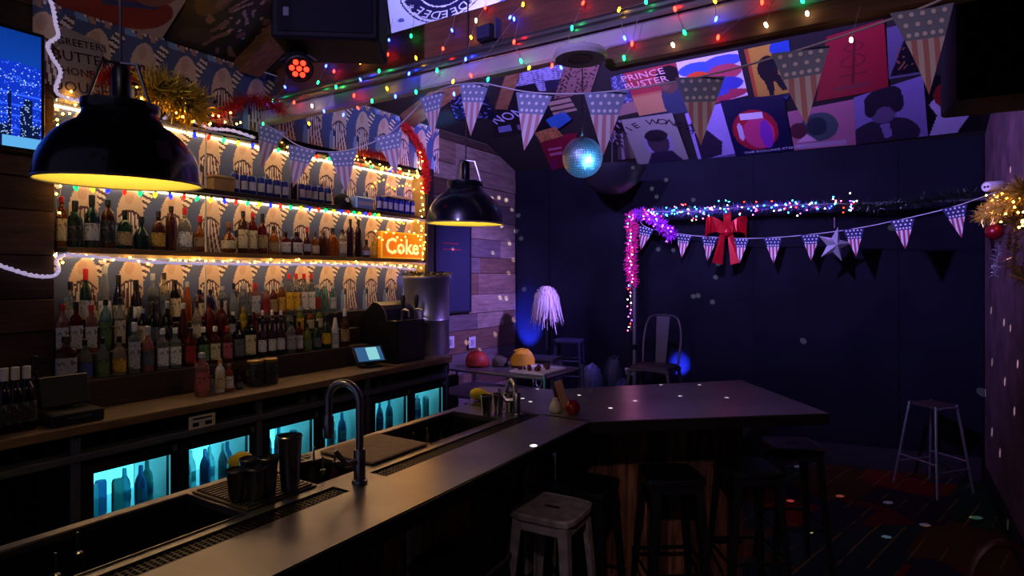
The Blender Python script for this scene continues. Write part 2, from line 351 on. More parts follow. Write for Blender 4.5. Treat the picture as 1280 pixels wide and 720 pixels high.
# ------------------------------------------------------------------ roof beams over the bar and their conduits
def xbeam(name, z0, z1, y0, y1, m, label, x0=WX + .02, x1=.70, cat='beam', group=None):
    return solo(name, MB().box((x0, y0, z0), (x1, y1, z1), bev=.012), m, label, cat, group)
xbeam('timber_beam', 3.045, 3.27, 2.68, 2.84, wood('red_beam', '6e4030', .3, .65, (.5, 5, 5)), 'deep red-lit timber roof beam carrying the hanging fairy lights', x0=WX + .12)  # reddish light on the beam is put into its wood colour
xbeam('painted_beam', 2.865, 2.955, 2.62, 2.70, mat('pale_beam_paint', 'b8aeb4', .6, var=.2, vscale=4, bump=.15), 'pale painted lower beam under the two conduits')
xbeam('timber_batten', 2.765, 2.862, 2.59, 2.66, wood('batten_wood', '6e4a34', .3, .65, (.5, 5, 5)), 'brown flat timber batten below the pale painted beam', x0=-1.12, cat='batten')
for z, y, nm in ((3.022, 2.64, 'upper'), (2.982, 2.62, 'lower')):
    p = MB().tube([(WX + .04, y, z), (.68, y, z)], .019, 8)
    t = solo('conduit_pipe', p, mat('galvanised_pipe', 'a8a4a4', .3, .9), nm + ' grey metal conduit pipe running along the roof beam', 'pipe', smooth=True)
# ================================================================== BACK BAR
# wallpaper: blue ground with rows of pale bent shapes over fanned dark stripes
def wallpaper(name, x, y0, y1, z0, z1, parent, res=.0075):
    nx, ny = int((y1 - y0) / res), int((z1 - z0) / res); Y, Z = np.meshgrid(y0 + (np.arange(nx) + .5) * res, z0 + (np.arange(ny) + .5) * res)
    T = .25; H2 = .425; fy = ((Y / T) % 1) * 2 - 1; fz = ((Z - 1.925) / H2) % 1; sway = fy + .18 * np.sin(fz * 3.0)
    A = np.ones((ny, nx, 3)) * np.array(lin('4a5680'))
    A[(fz < .42) & (np.abs(fy + .72) < .34 - .6 * np.abs(fz - .16))] = lin('7c9cc8')
    A[(fz > .5) & (np.abs(fz - (1.02 - .5 * np.abs(fy - .95))) < .13)] = lin('e2d2c4'); A[(fz > .5) & (np.abs(fz - (1.02 - .5 * np.abs(fy - .95))) < .13) & (np.sin(fz * 70 + fy * 9) > .1)] = lin('50343c')
    body = ((sway / .6) ** 2 + ((fz - .56) / .4) ** 2) < 1; A[body] = np.array(lin('d2b29c')); A[((sway + .1) / .2) ** 2 + ((fz - .82) / .1) ** 2 < 1] = lin('c49c86')
    skirt = (np.abs(sway) < .4 + .4 * (.62 - fz)) & (fz > .06) & (fz < .64) & (fz < .46 + .2 * np.cos(sway * 2.2)); ang = np.arctan2(sway, 1.25 - fz)
    A[skirt] = np.array(lin('e6d8cc')); A[skirt & (np.sin(ang * 30) > .12)] = lin('64303a')
    rim = (np.abs(fz - (.46 + .17 * np.cos(sway * 2.2))) < .018) & (np.abs(sway) < .55); A[rim] = lin('4a2c30')
    leg = (fz < .14) & (np.abs(np.abs(sway) - .3) < .12); A[leg] = lin('b88874')
    A[((fy + .62) / .09) ** 2 + ((fz - .4) / .07) ** 2 < 1] = lin('2a2440')
    o = sheet(name, [(x, y0, z1), (x, y1, z1), (x, y1, z0), (x, y0, z0)], A, attr_mat('printed_wallpaper', .7), parent, ORG[parent.name]); return o
wallpaper('wallpaper', WA + .004, AY0, AY1, 1.2, AZ1, wall_left)
wallpaper('wallpaper', WX + .004, AY0 - .1, AY1 + .2, AZ1 + .03, EZS - .01, wall_left)

SHM = wood('shelf_wood', '2c1d14', .4, .6, (4, .7, 4)); M_FILL_STRIP = mat('fill_strip', 'fff0d0', .4, emit='ffd8a0', es=13)  # glowing strips are added fill for the bottles and wallpaper
def shelf(z, label, strip=True, th=.032):
    t = thing('wall_shelf', (-3.82, 2.9, z), label, 'shelf')
    part('board', MB().box((WA + .006, AY0 + .004, z), (WX + .02, AY1 - .014, z + th), bev=.003), SHM, t)
    if strip: part('lip', MB().box((WX + .008, AY0 + .006, z - .02), (WX + .018, AY1 - .016, z)), mat('cream_lip', 'd8cca8', .6), t); part('fill_strip', MB().box((WX - .012, AY0 + .01, z - .011), (WX + .004, AY1 - .02, z - .001)), M_FILL_STRIP, t, label='added warm fill strip hidden under the front edge'); part('back_fill_strip', MB().box((WA + .008, AY0 + .02, z - .014), (WA + .022, AY1 - .03, z - .003)), mat('back_fill_strip', 'fff0d0', .4, emit='ffcf94', es=9), t, label='added warm fill strip hidden at the back of the underside')  # front edge piece added to screen the strip; its cream copies the lit edge
    return t
shelf(1.925, 'dark wooden middle shelf holding the whisky bottles'); shelf(2.335, 'dark wooden upper shelf holding the blue cans')
shelf(AZ1 - .034, 'dark wooden top board closing the bottle alcove')
p = MB()
b = part('upright_rod', MB().tube([onx(257, 250, WX + .012).to_tuple()[:2] + (1.25,), onx(257, 250, WX + .012).to_tuple()[:2] + (AZ1,)], .006, 6), mat('white_rod', 'e0dcd4', .4), wall_left)

# ---- counter, risers and under-counter bays
CX, CZ, CY1 = -3.2, 1.1, 4.13
solo('back_counter', MB().box((WX + .015, -.6, CZ - .045), (CX, CY1, CZ), bev=.004), M_BARK, 'long dark wooden back counter top under the bottle rows', 'counter')
for i, (x0, x1, z) in enumerate(((-3.66, -3.55, 1.25), (-3.77, -3.66, 1.38), (WA + .008, -3.77, 1.51))):
    y1 = (3.5, 3.5, 4.38)[i]; y0 = (1.345, 1.412, 1.43)[i]
    lo = CZ if x0 > WX + .01 else CZ
    solo('bottle_step', MB().box((x0, y0, lo), (x1 - .001, y1, z), bev=.004), wood('step_wood', '33231b', .4, .6, (4, .7, 4)), ('lowest', 'middle', 'highest')[i] + ' step of the dark wooden bottle riser on the back counter', 'riser')
# ---- bottles
def prof_mesh(prof, seg=14, sq=2.0, sx=1, sy=1): return MB().lathe(prof, seg=seg, sq=sq, sx=sx, sy=sy)
SHAPES = {  # profile r (1 = half width) over z (1 = full height), label band, cap band, squareness
    'wine': ([(.9, 0), (1, .02), (1, .55), (.92, .63), (.6, .7), (.4, .76), (.36, .95), (.36, .96)], (.14, .46), (.80, 1.0, .42), 2),
    'tall': ([(.92, 0), (1, .02), (1, .66), (.85, .74), (.45, .8), (.38, .84), (.38, .94)], (.12, .56), (.88, 1.0, .44), 2),
    'square': ([(.92, 0), (1, .02), (1, .64), (.9, .7), (.42, .76), (.38, .8), (.38, .93)], (.1, .54), (.86, 1.0, .46), 6),
    'squat': ([(.9, 0), (1, .03), (1, .5), (.9, .6), (.6, .7), (.34, .75), (.3, .9)], (.1, .44), (.84, 1.0, .36), 3),
    'round': ([(.7, 0), (.9, .05), (1, .25), (.96, .42), (.7, .56), (.36, .64), (.28, .7), (.28, .92)], (.14, .4), (.82, 1.0, .34), 2),
    'champ': ([(.9, 0), (1, .02), (1, .42), (.88, .55), (.6, .68), (.42, .78), (.38, .95)], (.14, .4), (.7, 1.0, .46), 2),
    'cone': ([(.95, 0), (1, .02), (.9, .4), (.62, .66), (.4, .8), (.34, .92)], (.1, .42), (.86, 1.0, .4), 2),
    'box': ([(.94, 0), (1, .015), (1, .7), (.96, .73), (.44, .75), (.42, .92)], (.1, .62), (.82, 1.0, .5), 8)}
BM = {}
for k, (pr, lb, cp, sq) in SHAPES.items():
    seg = 16
    body = prof_mesh(pr, seg, sq).mesh('bottle_' + k, M_BLACK, True)
    rr = lambda z: np.interp(z, [q[1] for q in pr], [q[0] for q in pr])
    lab = MB().lathe([(rr(lb[0] + (lb[1] - lb[0]) * j / 3) + .03, lb[0] + (lb[1] - lb[0]) * j / 3) for j in range(4)], seg=12, sq=sq, a0=-1.35, a1=1.35).mesh('label_' + k, M_BLACK, True)
    cap = MB().lathe([(cp[2], cp[0]), (cp[2] + .02, cp[0] + .01), (cp[2] + .02, .99), (cp[2] - .06, 1.0)], seg=12).mesh('cap_' + k, M_BLACK, True)
    BM[k] = (body, lab, cap)
def glass(c, tr=.55, r=.07): return mat('glass_' + c + str(tr), c, r, trans=tr, ior=1.35, coat=.3)
GL = {'green': ('20382a', .25, 'dark green glass'), 'dark': ('17120f', .05, 'near black glass'), 'amber': ('b4621c', .6, 'amber'), 'brown': ('5a2c14', .4, 'brown'), 'red': ('6a1c18', .4, 'dark red'),
      'clear': ('c8ccc8', .8, 'clear'), 'pale': ('d8c8a0', .7, 'pale straw'), 'teal': ('7fb8b0', .7, 'pale teal'), 'blue': ('26347c', .4, 'navy blue'), 'yellow': ('d8b428', .5, 'yellow'), 'orange': ('d06a1c', .6, 'orange'),
      'white': ('d8d4cc', .0, 'opaque white'), 'pink': ('c88070', .6, 'pinkish'), 'lime': ('8c9c3c', .5, 'lime green'), 'plum': ('2c1420', .1, 'plum dark')}
def labm(c):
    if 'lab_' + c in MATS: return MATS['lab_' + c]
    m = mat('lab_' + c, c, .6); nt = m.node_tree; b = nt.nodes['Principled BSDF']; tc = nt.nodes.new('ShaderNodeTexCoord'); mp = nt.nodes.new('ShaderNodeMapping'); mp.inputs['Scale'].default_value = (.8, 1.1, 7)
    nt.links.new(tc.outputs['Object'], mp.inputs[0]); n = nt.nodes.new('ShaderNodeTexNoise'); n.inputs['Scale'].default_value = 2.2; n.inputs['Detail'].default_value = 1; nt.links.new(mp.outputs[0], n.inputs[0])
    r = nt.nodes.new('ShaderNodeMapRange'); r.inputs[1].default_value = .57; r.inputs[2].default_value = .6; nt.links.new(n.outputs[0], r.inputs[0])
    mx = nt.nodes.new('ShaderNodeMix'); mx.data_type = 'RGBA'; mx.inputs[6].default_value = (*lin(c), 1); l = lin(c); s = sum(l)
    mx.inputs[7].default_value = ((*[x * .3 for x in l], 1) if s > .25 else (.12, .11, .1, 1)); nt.links.new(r.outputs[0], mx.inputs[0]); nt.links.new(mx.outputs[2], b.inputs['Base Color']); return m
LB = {'cream': ('d8c69c', 'cream'), 'white': ('dcdad4', 'white'), 'black': ('16161a', 'black'), 'silver': ('b0b0b8', 'silver grey'), 'tan': ('a88c60', 'tan'), 'red': ('98241c', 'red'), 'gold': ('c89838', 'gold'),
      'green': ('5c7a4c', 'green'), 'pink': ('b05a60', 'pink'), 'grey': ('5a6068', 'slate grey'), 'blue': ('3c50a0', 'blue'), 'yellow': ('d8a828', 'yellow'), None: (None, None)}
CP = {'k': ('101012', 'black'), 'r': ('b01818', 'red'), 'w': ('d8d6d0', 'white'), 'g': ('c09038', 'gold'), 's': ('a8a8ac', 'silver'), 't': ('8a5c38', 'cork'), 'n': ('2a1c18', 'dark')}
SHN = {'wine': 'wine shaped', 'tall': 'tall', 'square': 'square shouldered', 'squat': 'squat', 'round': 'round bellied', 'champ': 'champagne shaped', 'cone': 'conical', 'box': 'boxy'}
def bottle(p, hgt, wid, shape, gl, lb, cp, where, group, rz=0.0):
    body, lab, cap = BM[shape]; g = GL[gl]
    lbl = f"{g[2]} {SHN[shape]} bottle, " + (f"{LB[lb][1]} label, " if lb else '') + f"{CP[cp][1]} cap, {where}"
    o = obj('liquor_bottle', body, None, p, (0, 0, rz), (wid / 2, wid / 2, hgt), glass(g[0], g[1])); tag(o, lbl, 'bottle', group)
    if lb: obj('label', lab, o, m=labm(LB[lb][0]))
    obj('cap', cap, o, m=mat('cap_' + cp, CP[cp][0], .4)); return o
def row(items, x, zbase, where, group):
    for u, vt, wpx, sh, gl, lb, cp in items:
        q = onx(u, 300, x); t = (q - O).length / ray(u, 300).length
        top = HCAM + (345 - vt) / FPX * t; lat = wpx / FPX * t * .98
        bottle((x, q.y, zbase + .001), max(.15, min(.36, top - zbase)), min(.1, max(.04, lat / math.sqrt(1 + ((u - 640) / FPX) ** 2))), sh, gl, lb, cp, where, group, R.uniform(-.25, .1) - .25)
MID = [(77, 246, 15, 'tall', 'amber', 'cream', 'r'), (94, 251, 20, 'wine', 'green', 'black', 'k'), (115, 244, 20, 'wine', 'green', 'silver', 'k'), (135, 250, 19, 'tall', 'brown', 'black', 'k'), (156, 263, 20, 'squat', 'green', 'tan', 'k'),
       (177, 271, 22, 'round', 'green', None, 'k'), (198, 264, 18, 'squat', 'brown', 'gold', 'n'), (214, 258, 15, 'tall', 'brown', None, 'n'), (231, 260, 18, 'squat', 'pale', 'white', 'r'), (250, 270, 19, 'round', 'amber', 'tan', 'r'),
       (286, 278, 22, 'round', 'amber', 'cream', 't'), (304, 264, 13, 'tall', 'brown', 'cream', 'k'), (316, 266, 12, 'tall', 'red', 'cream', 'r'), (328, 267, 13, 'wine', 'red', 'tan', 'k'), (342, 283, 14, 'squat', 'orange', 'tan', 'n'),
       (357, 290, 12, 'square', 'red', 'white', 'k'), (371, 290, 12, 'square', 'red', 'white', 'k'), (384, 284, 11, 'round', 'red', 'silver', 'r'), (394, 290, 10, 'squat', 'amber', 'cream', 'n'), (404, 288, 11, 'tall', 'brown', None, 't'),
       (416, 285, 14, 'squat', 'orange', None, 'k'), (428, 287, 11, 'tall', 'pale', 'cream', 'n'), (438, 274, 9, 'tall', 'plum', None, 'k'), (448, 275, 9, 'tall', 'plum', None, 'k'), (458, 300, 11, 'round', 'brown', 'silver', 'n'), (468, 296, 8, 'tall', 'yellow', 'yellow', 'g')]
row(MID, -3.815, 1.957, 'on the middle shelf', 'bottles on the middle shelf')
R3 = [(88, 352, 20, 'round', 'clear', 'white', 'n'), (107, 336, 16, 'wine', 'green', 'silver', 'r'), (131, 332, 18, 'cone', 'clear', 'white', 's'), (148, 344, 15, 'champ', 'dark', 'cream', 'k'), (170, 350, 15, 'champ', 'dark', 'white', 'k'),
      (191, 342, 13, 'square', 'clear', 'black', 's'), (205, 341, 13, 'square', 'pale', 'grey', 'n'), (219, 350, 13, 'tall', 'dark', 'cream', 'k'), (234, 352, 13, 'cone', 'orange', None, 's'), (249, 362, 12, 'tall', 'brown', 'cream', 'k'),
      (263, 362, 13, 'tall', 'blue', None, 'k'), (278, 358, 11, 'tall', 'clear', 'white', 's'), (292, 354, 12, 'round', 'clear', None, 'k'), (305, 354, 12, 'box', 'clear', 'grey', 's'), (319, 354, 12, 'box', 'pink', 'silver', 'r'),
      (332, 358, 10, 'tall', 'pink', 'red', 's'), (342, 358, 10, 'tall', 'red', 'tan', 's'), (352, 354, 10, 'tall', 'amber', 'gold', 's'), (361, 342, 10, 'square', 'clear', 'yellow', 'r'), (370, 342, 10, 'square', 'clear', 'yellow', 'r'),
      (380, 342, 10, 'square', 'clear', 'white', 'r'), (389, 342, 9, 'square', 'clear', 'white', 'r'), (397, 356, 9, 'tall', 'teal', 'red', 's'), (406, 354, 9, 'tall', 'teal', None, 's'), (416, 357, 9, 'tall', 'teal', 'silver', 's')]
row(R3, -3.835, 1.51, 'on the highest riser step', 'bottles on the highest riser step')
R2 = [(78, 380, 16, 'square', 'pink', 'white', 'r'), (95, 377, 16, 'square', 'red', 'white', 'n'), (114, 381, 15, 'square', 'pink', 'white', 'r'), (132, 374, 15, 'tall', 'teal', 'green', 'k'), (150, 372, 14, 'tall', 'clear', 'cream', 'k'), (164, 383, 12, 'wine', 'green', None, 'k'),
      (178, 386, 14, 'tall', 'dark', 'cream', 's'), (192, 378, 15, 'squat', 'dark', 'grey', 'k'), (209, 377, 15, 'squat', 'dark', 'black', 's'), (229, 379, 14, 'cone', 'brown', None, 's'), (246, 376, 13, 'squat', 'pale', 'cream', 'n'), (262, 371, 14, 'squat', 'red', None, 'k'),
      (277, 373, 14, 'squat', 'red', None, 'k'), (291, 390, 10, 'tall', 'dark', 'silver', 'w'), (304, 384, 11, 'tall', 'yellow', 'yellow', 'g'), (317, 386, 10, 'tall', 'red', 'red', 's'), (328, 388, 9, 'wine', 'plum', 'white', 'w'), (340, 388, 9, 'wine', 'plum', 'white', 'w'),
      (351, 388, 9, 'wine', 'plum', 'white', 'w'), (362, 390, 10, 'tall', 'clear', 'grey', 'k'), (375, 384, 10, 'tall', 'lime', 'yellow', 's'), (388, 388, 10, 'tall', 'amber', 'cream', 'k'), (399, 386, 9, 'tall', 'lime', 'cream', 'k')]
row(R2, -3.712, 1.381, 'on the middle riser step', 'bottles on the middle riser step')
R1 = [(83, 420, 27, 'square', 'brown', 'silver', 'n'), (106, 424, 19, 'squat', 'clear', 'blue', 'k'), (128, 422, 18, 'squat', 'clear', 'green', 'k'), (149, 420, 18, 'squat', 'pale', 'yellow', 'k'), (168, 403, 15, 'box', 'clear', 'silver', 'w'), (185, 408, 16, 'wine', 'pink', 'grey', 's'),
      (203, 411, 14, 'square', 'clear', 'white', 'w'), (219, 410, 14, 'square', 'clear', 'white', 'w'), (238, 410, 14, 'square', 'red', 'red', 'k'), (254, 409, 13, 'square', 'dark', 'green', 'w'), (269, 408, 13, 'square', 'brown', 'cream', 'w'), (284, 408, 13, 'square', 'brown', 'pink', 'r'),
      (298, 401, 13, 'square', 'dark', 'grey', 'k'), (312, 393, 14, 'square', 'dark', 'cream', 'k'), (328, 400, 11, 'wine', 'plum', 'white', 'k'), (340, 399, 11, 'wine', 'plum', 'white', 'k'), (351, 398, 11, 'wine', 'plum', 'white', 'k'), (364, 401, 12, 'tall', 'clear', 'silver', 'k'),
      (374, 402, 10, 'tall', 'red', 'white', 'k'), (384, 404, 11, 'squat', 'lime', 'green', 'k'), (396, 401, 11, 'squat', 'green', 'grey', 'k'), (408, 393, 12, 'wine', 'green', 'yellow', 'k'), (419, 391, 11, 'cone', 'white', 'silver', 'k'), (431, 386, 12, 'wine', 'brown', 'tan', 'w')]
row(R1, -3.605, 1.25, 'on the lowest riser step', 'bottles on the lowest riser step')
# wine bottles and small bottles standing on the counter
for u, vt in ((5, 451), (19, 452), (33, 447)):
    q = onx(u, 500, -3.33); bottle((-3.33, q.y, CZ + .001), .29, .075, 'wine', 'dark', 'black', 'w', 'by the till', 'wine bottles at the dark end of the counter')
bottle((-3.61, 1.27, CZ + .001), .3, .075, 'wine', 'dark', None, 'k', 'behind the black till', 'bottles by the till')
for u, vt, wd, sh, gl, lb, cp in ((252, 441, 17, 'tall', 'pink', 'pink', 's'), (264, 470, 9, 'tall', 'clear', 'grey', 'k'), (275, 449, 11, 'tall', 'white', 'cream', 'g'), (286, 455, 11, 'tall', 'orange', 'white', 't'), (299, 465, 8, 'squat', 'dark', 'grey', 'k')):
    q = onx(u, 480, -3.4); t = q.y / ray(u, 480).y; top = HCAM + (345 - vt) / FPX * t
    bottle((-3.4, q.y, CZ + .001), max(.09, top - CZ), wd / FPX * t, sh, gl, lb, cp, 'among the counter jars', 'small bottles on the back counter')
for u, c, lab in ((319, 'd0ccc4', 'glass jar full of white wrapped sachets on the back counter'), (337, '9a6a4c', 'glass jar full of brown snacks on the back counter')):
    q = onx(u, 470, -3.42); t = thing('storage_jar', (q.x, q.y, CZ), lab, 'jar')
    rr = random.Random(int(u)); mbx = MB()
    for k in range(90):
        a = rr.uniform(0, 6.28); r = .042 * math.sqrt(rr.random()); z = rr.uniform(.012, .13); mbx.box((-.011, -.004, -.006), (.011, .004, .006), Matrix.Translation((r * math.cos(a), r * math.sin(a), z)) @ Matrix.Rotation(rr.uniform(0, 3), 4, Vector((rr.random(), rr.random(), rr.random() + .1)).normalized()))
    part('contents', mbx, mat('jar_fill' + c, c, .7, var=.5, vscale=60), t, local=True)['kind'] = 'stuff'
    part('jar', MB().lathe([(.05, 0), (.054, .01), (.054, .12), (.046, .14), (.046, .15)], seg=16, cap1=False), glass('d8dcdc', .95, .03), t, True, local=True)
    part('lid', MB().lathe([(.049, .142), (.05, .145), (.05, .162), (.046, .165)], seg=16), mat('jar_lid', 'a88850', .4, .5), t, True, local=True)
# ---- blue cans and the rest of the upper shelf
canb = MB().lathe([(.022, 0), (.0265, .006), (.0265, .122), (.022, .132), (.023, .134), (.021, .132)], seg=14).mesh('can', mat('blue_can', '1c2f96', .3, .5), True)
canl = MB().lathe([(.0270, .03), (.0270, .09)], seg=12, a0=-1.1, a1=1.1).mesh('can_print', labm('b8b8d0'), True)
cant = MB().lathe([(.0225, .1305), (.0225, .1345), (.02, .135)], seg=14).mesh('can_lid', M_CHROME, True)
for u in (294, 305, 315, 326, 336, 346, 356, 377, 385, 393, 401, 410, 474, 481, 487, 494, 501, 508, 515):
    q = onx(u, 245, -3.795); o = obj('drink_can', canb, None, (q.x, q.y, 2.368), (0, 0, R.uniform(-.5, 0)))
    if u < 360: tag(o, 'slim blue drink can in the run before the black bottle', 'can', 'cans before the black bottle')
    elif u < 420: tag(o, 'slim blue drink can between the black bottle and the black cap', 'can', 'cans after the black bottle')
    else: tag(o, 'slim blue drink can right of the pale blue tin', 'can', 'cans beside the pale blue tin')
    obj('print', canl, o); obj('lid', cant, o)
q = onx(367, 250, -3.795); bottle((q.x, q.y, 2.368), .2, .045, 'wine', 'dark', None, 'k', 'standing among the blue cans', 'bottle among the cans')
q = onx(275, 230, -3.8); t = thing('wooden_box', (q.x, q.y, 2.368), 'small pale wooden box at the near end of the upper shelf', 'box')
part('box', MB().box((-.05, -.075, 0), (.05, .075, .08), bev=.004), wood('pale_box', 'b08c50', .2), t, local=True); part('lid', MB().box((-.054, -.08, .081), (.054, .08, .1), bev=.004), wood('pale_box', 'b08c50'), t, local=True)
q = onx(452, 255, -3.8); t = thing('tin_box', (q.x, q.y, 2.368), 'pale blue and white tin box on the upper shelf', 'tin')
part('body', MB().box((-.045, -.1, 0), (.045, .1, .1), bev=.008), mat('pale_blue_tin', '8fb6e0', .35, .3), t, local=True); part('band', MB().box((.0455, -.08, .03), (.047, .08, .06)), M_WHITE, t, local=True)
q = onx(428, 250, -3.79); t = thing('baseball_cap', (q.x, q.y, 2.368), 'black peaked cap lying among the blue cans', 'cap')
part('crown', MB().lathe([(.075, 0), (.08, .03), (.07, .07), (.04, .1), (.001, .11)], seg=16, sx=.75), mat('black_cloth', '15151a', .9), t, True, local=True)
part('peak', MB().prism([(.045, -.06), (.075, -.045), (.095, 0), (.075, .045), (.045, .06)], .004, .012), mat('black_cloth'), t, local=True); part('badge', MB().lathe([(.02, 0), (.02, .004)], seg=10, M=Matrix.Translation((.057, 0, .05)) @ Matrix.Rotation(1.2, 4, 'Y')), M_WHITE, t, local=True)
q = onx(495, 244, -3.83); t = thing('folded_cloth', (q.x, q.y, 2.5), 'pale striped folded cloth laid over the far run of cans', 'cloth'); 
t.location = (-3.79, q.y, 2.5035); ORG[t.name] = Vector(t.location)
part('lower_fold', MB().box((-.045, -.2, 0), (.04, .17, .012), bev=.005), mat('pale_cloth', 'b8a890', .9, var=.3, vscale=20, stretch=(1, 6, 1)), t, local=True); part('upper_fold', MB().box((-.04, -.1, .0125), (.035, .16, .024), bev=.005), mat('pale_cloth'), t, local=True)
# ---- lit sign at the end of the middle shelf
c0, c1 = onx(473, 300, -3.79), onx(527, 300, -3.79); ym = (c0.y + c1.y) / 2; hw = (c1.y - c0.y) / 2 - .01
t = thing('coke_sign', (-3.79, ym, 1.957), 'glowing orange sign lettered Coke at the end of the middle shelf', 'sign')
t.name = 'light_box_sign'; ORG[t.name] = Vector((-3.79, ym, 1.957))
part('panel', MB().box((-.02, -hw, 0), (.02, hw, .24), bev=.004), mat('sign_orange', 'd07a10', .5, emit='d86a06', es=.55), t, local=True)
fr = MB()
for a, b in (((.018, -hw, 0), (.028, hw, .012)), ((.018, -hw, .228), (.028, hw, .24)), ((.018, -hw, .012), (.028, -hw + .012, .228)), ((.018, hw - .012, .012), (.028, hw, .228))): fr.box(a, b)
part('frame', fr, mat('sign_frame', 'e0b040', .4, emit='ffb428', es=.5), t, local=True)
part('lettering', text_mb('Coke', .2, frame((.0225, .0, .105), (0, 1, 0), (0, 0, 1)), .0015, 1.0, .003), mat('sign_white', 'ffe8b8', .5, emit='ffd890', es=.9), t, local=True)

# ---- under-counter: frame, shelf with glasses, fridges
M_FRM = mat('bay_steel', '565c66', .45, .5); BAYS = (1.3, 2.27, 3.17, 4.1); FX = CX - .03
t = thing('counter_frame', (-3.45, 1.8, 0), 'grey steel under-counter frame with posts and an open glass shelf', 'frame')
for y in (.35,) + BAYS: part('post', MB().box((FX - .03, y - .02, 0), (FX, y + .02, CZ - .046), bev=.003), M_FRM, t)
part('shelf', MB().box((-3.72, -.5, .925), (FX + .012, 4.1, .96), bev=.003), M_FRM, t); part('back_panel', MB().box((-3.725, -.5, .1), (-3.715, 4.1, CZ - .05)), M_BLACK, t)
part('end_panel', MB().box((-3.71, 4.1, 0), (FX, 4.12, CZ - .046)), M_GREYM, t)
M_CYAN = mat('fridge_light', 'b0f4ff', .5, emit='54d2e4', es=2.1); M_PANE = mat('door_glass', 'e8f8ff', .02, trans=1, ior=1.02)
M_BOTC = [mat('chilled_' + c, c, .2, trans=.6, ior=1.2) for c in ('5a98b0', 'a8dce4', '3c70a8', 'd0f0f4', '4c8888', '6c94d0')]
chb = MB().lathe([(.95, 0), (1, .02), (1, .55), (.8, .68), (.4, .8), (.36, .98), (.3, 1)], seg=10).mesh('chilled', M_BOTC[0], True); chc = MB().lathe([(.9, 0), (1, .03), (1, .93), (.86, 1)], seg=10).mesh('chilledcan', M_BOTC[0], True)
chl = MB().lathe([(1.03, .16), (1.03, .45)], seg=8, a0=-1.2, a1=1.2).mesh('chilledlabel', M_BOTC[0], True)
ORD = ('first', 'second', 'third', 'fourth', 'fifth', 'sixth')
k = 0
for bi in range(3):
    ya, yb = BAYS[bi] + .025, BAYS[bi + 1] - .025; ym = (ya + yb) / 2; x1 = FX - .035
    t = thing('bottle_fridge', (-3.45, ym, 0), f'black double door bottle fridge glowing cyan, {ORD[bi]} bay from the till end', 'fridge')
    cs = MB(); cs.box((-3.70, ya, .06), (-3.68, yb, .90)); cs.box((-3.68, ya, .06), (x1, ya + .02, .90)); cs.box((-3.68, yb - .02, .06), (x1, yb, .90)); cs.box((-3.68, ya + .02, .88), (x1, yb - .02, .90)); cs.box((-3.68, ya + .02, .06), (x1, yb - .02, .10)); cs.box((-3.68, ym - .012, .1), (x1, ym + .012, .88))
    part('cabinet', cs, M_BLACK, t); ln = MB()
    for a, b in ((ya + .021, ym - .013), (ym + .013, yb - .021)): ln.box((-3.67, a, .101), (x1 - .002, a + .004, .879)); ln.box((-3.67, b - .004, .101), (x1 - .002, b, .879)); ln.box((-3.67, a, .101), (x1 - .002, b, .105))
    part('liner', ln, mat('fridge_liner', 'e8f0f0', .5), t)
    lt = MB(); 
    for a, b in ((ya + .03, ym - .02), (ym + .02, yb - .03)): lt.box((-3.679, a, .12), (-3.672, b, .87)); fs_ = part('front_light', MB().box((x1 - .03, a, .872), (x1 - .01, b, .879)), mat('fridge_front_light', 'e0ffff', .5, emit='70dcea', es=14), t)
    part('light_panel', lt, M_CYAN, t)
    sf = MB()
    for a, b in ((ya + .022, ym - .014), (ym + .014, yb - .022)): sf.box((-3.66, a, .585), (x1 - .04, b, .592))
    part('wire_shelf', sf, mat('fridge_shelf', 'a8c8cc', .4, .6), t)
    for a, b in ((ya, ym - .003), (ym + .003, yb)):
        d = MB(); d.box((x1, a, .06), (x1 + .03, a + .05, .90)); d.box((x1, b - .05, .06), (x1 + .03, b, .90)); d.box((x1, a + .05, .06), (x1 + .03, b - .05, .13)); d.box((x1, a + .05, .85), (x1 + .03, b - .05, .90))
        dd = part('door', d, M_BLACK, t); part('pane', MB().box((x1 + .008, a + .05, .13), (x1 + .014, b - .05, .85)), M_PANE, dd)
        part('handle', MB().box((x1 + .03, b - .035, .865), (x1 + .045, b - .015, .895)), M_GREYM, dd); part('gasket', MB().box((x1 + .031, b - .052, .14), (x1 + .034, b - .046, .85)), mat('pale_gasket', 'a0dce4', .5, emit='58c8dc', es=.5), dd)  # gasket glows faintly: the fridge light is put into its material
        for zsf, zt in ((.593, .26), (.101, .3)):
            n = 6
            for j in range(n):
                yy = a + .06 + (b - a - .12) * (j + .5) / n; can = (k + (j > 2)) % 3 == 0; hh = (.17 if can else R.uniform(.2, zt - .02)); rad = .027 if can else .029
                o = obj('chilled_can' if can else 'chilled_bottle', chc if can else chb, None, (x1 - .07 - (j % 2) * .05, yy, zsf + .0005), (0, 0, R.uniform(-.6, .2)), (rad, rad, hh), M_BOTC[(j * 2 + k) % 6])
                wh = f"{'upper' if zsf > .5 else 'lower'} shelf of the {ORD[k]} fridge door from the till"
                tag(o, f"chilled {'can' if can else 'bottle'} on the {wh}", 'can' if can else 'bottle', 'drinks on the ' + wh)
                if not can: obj('label', chl, o, m=M_BOTC[(j + 3) % 6])
        k += 1
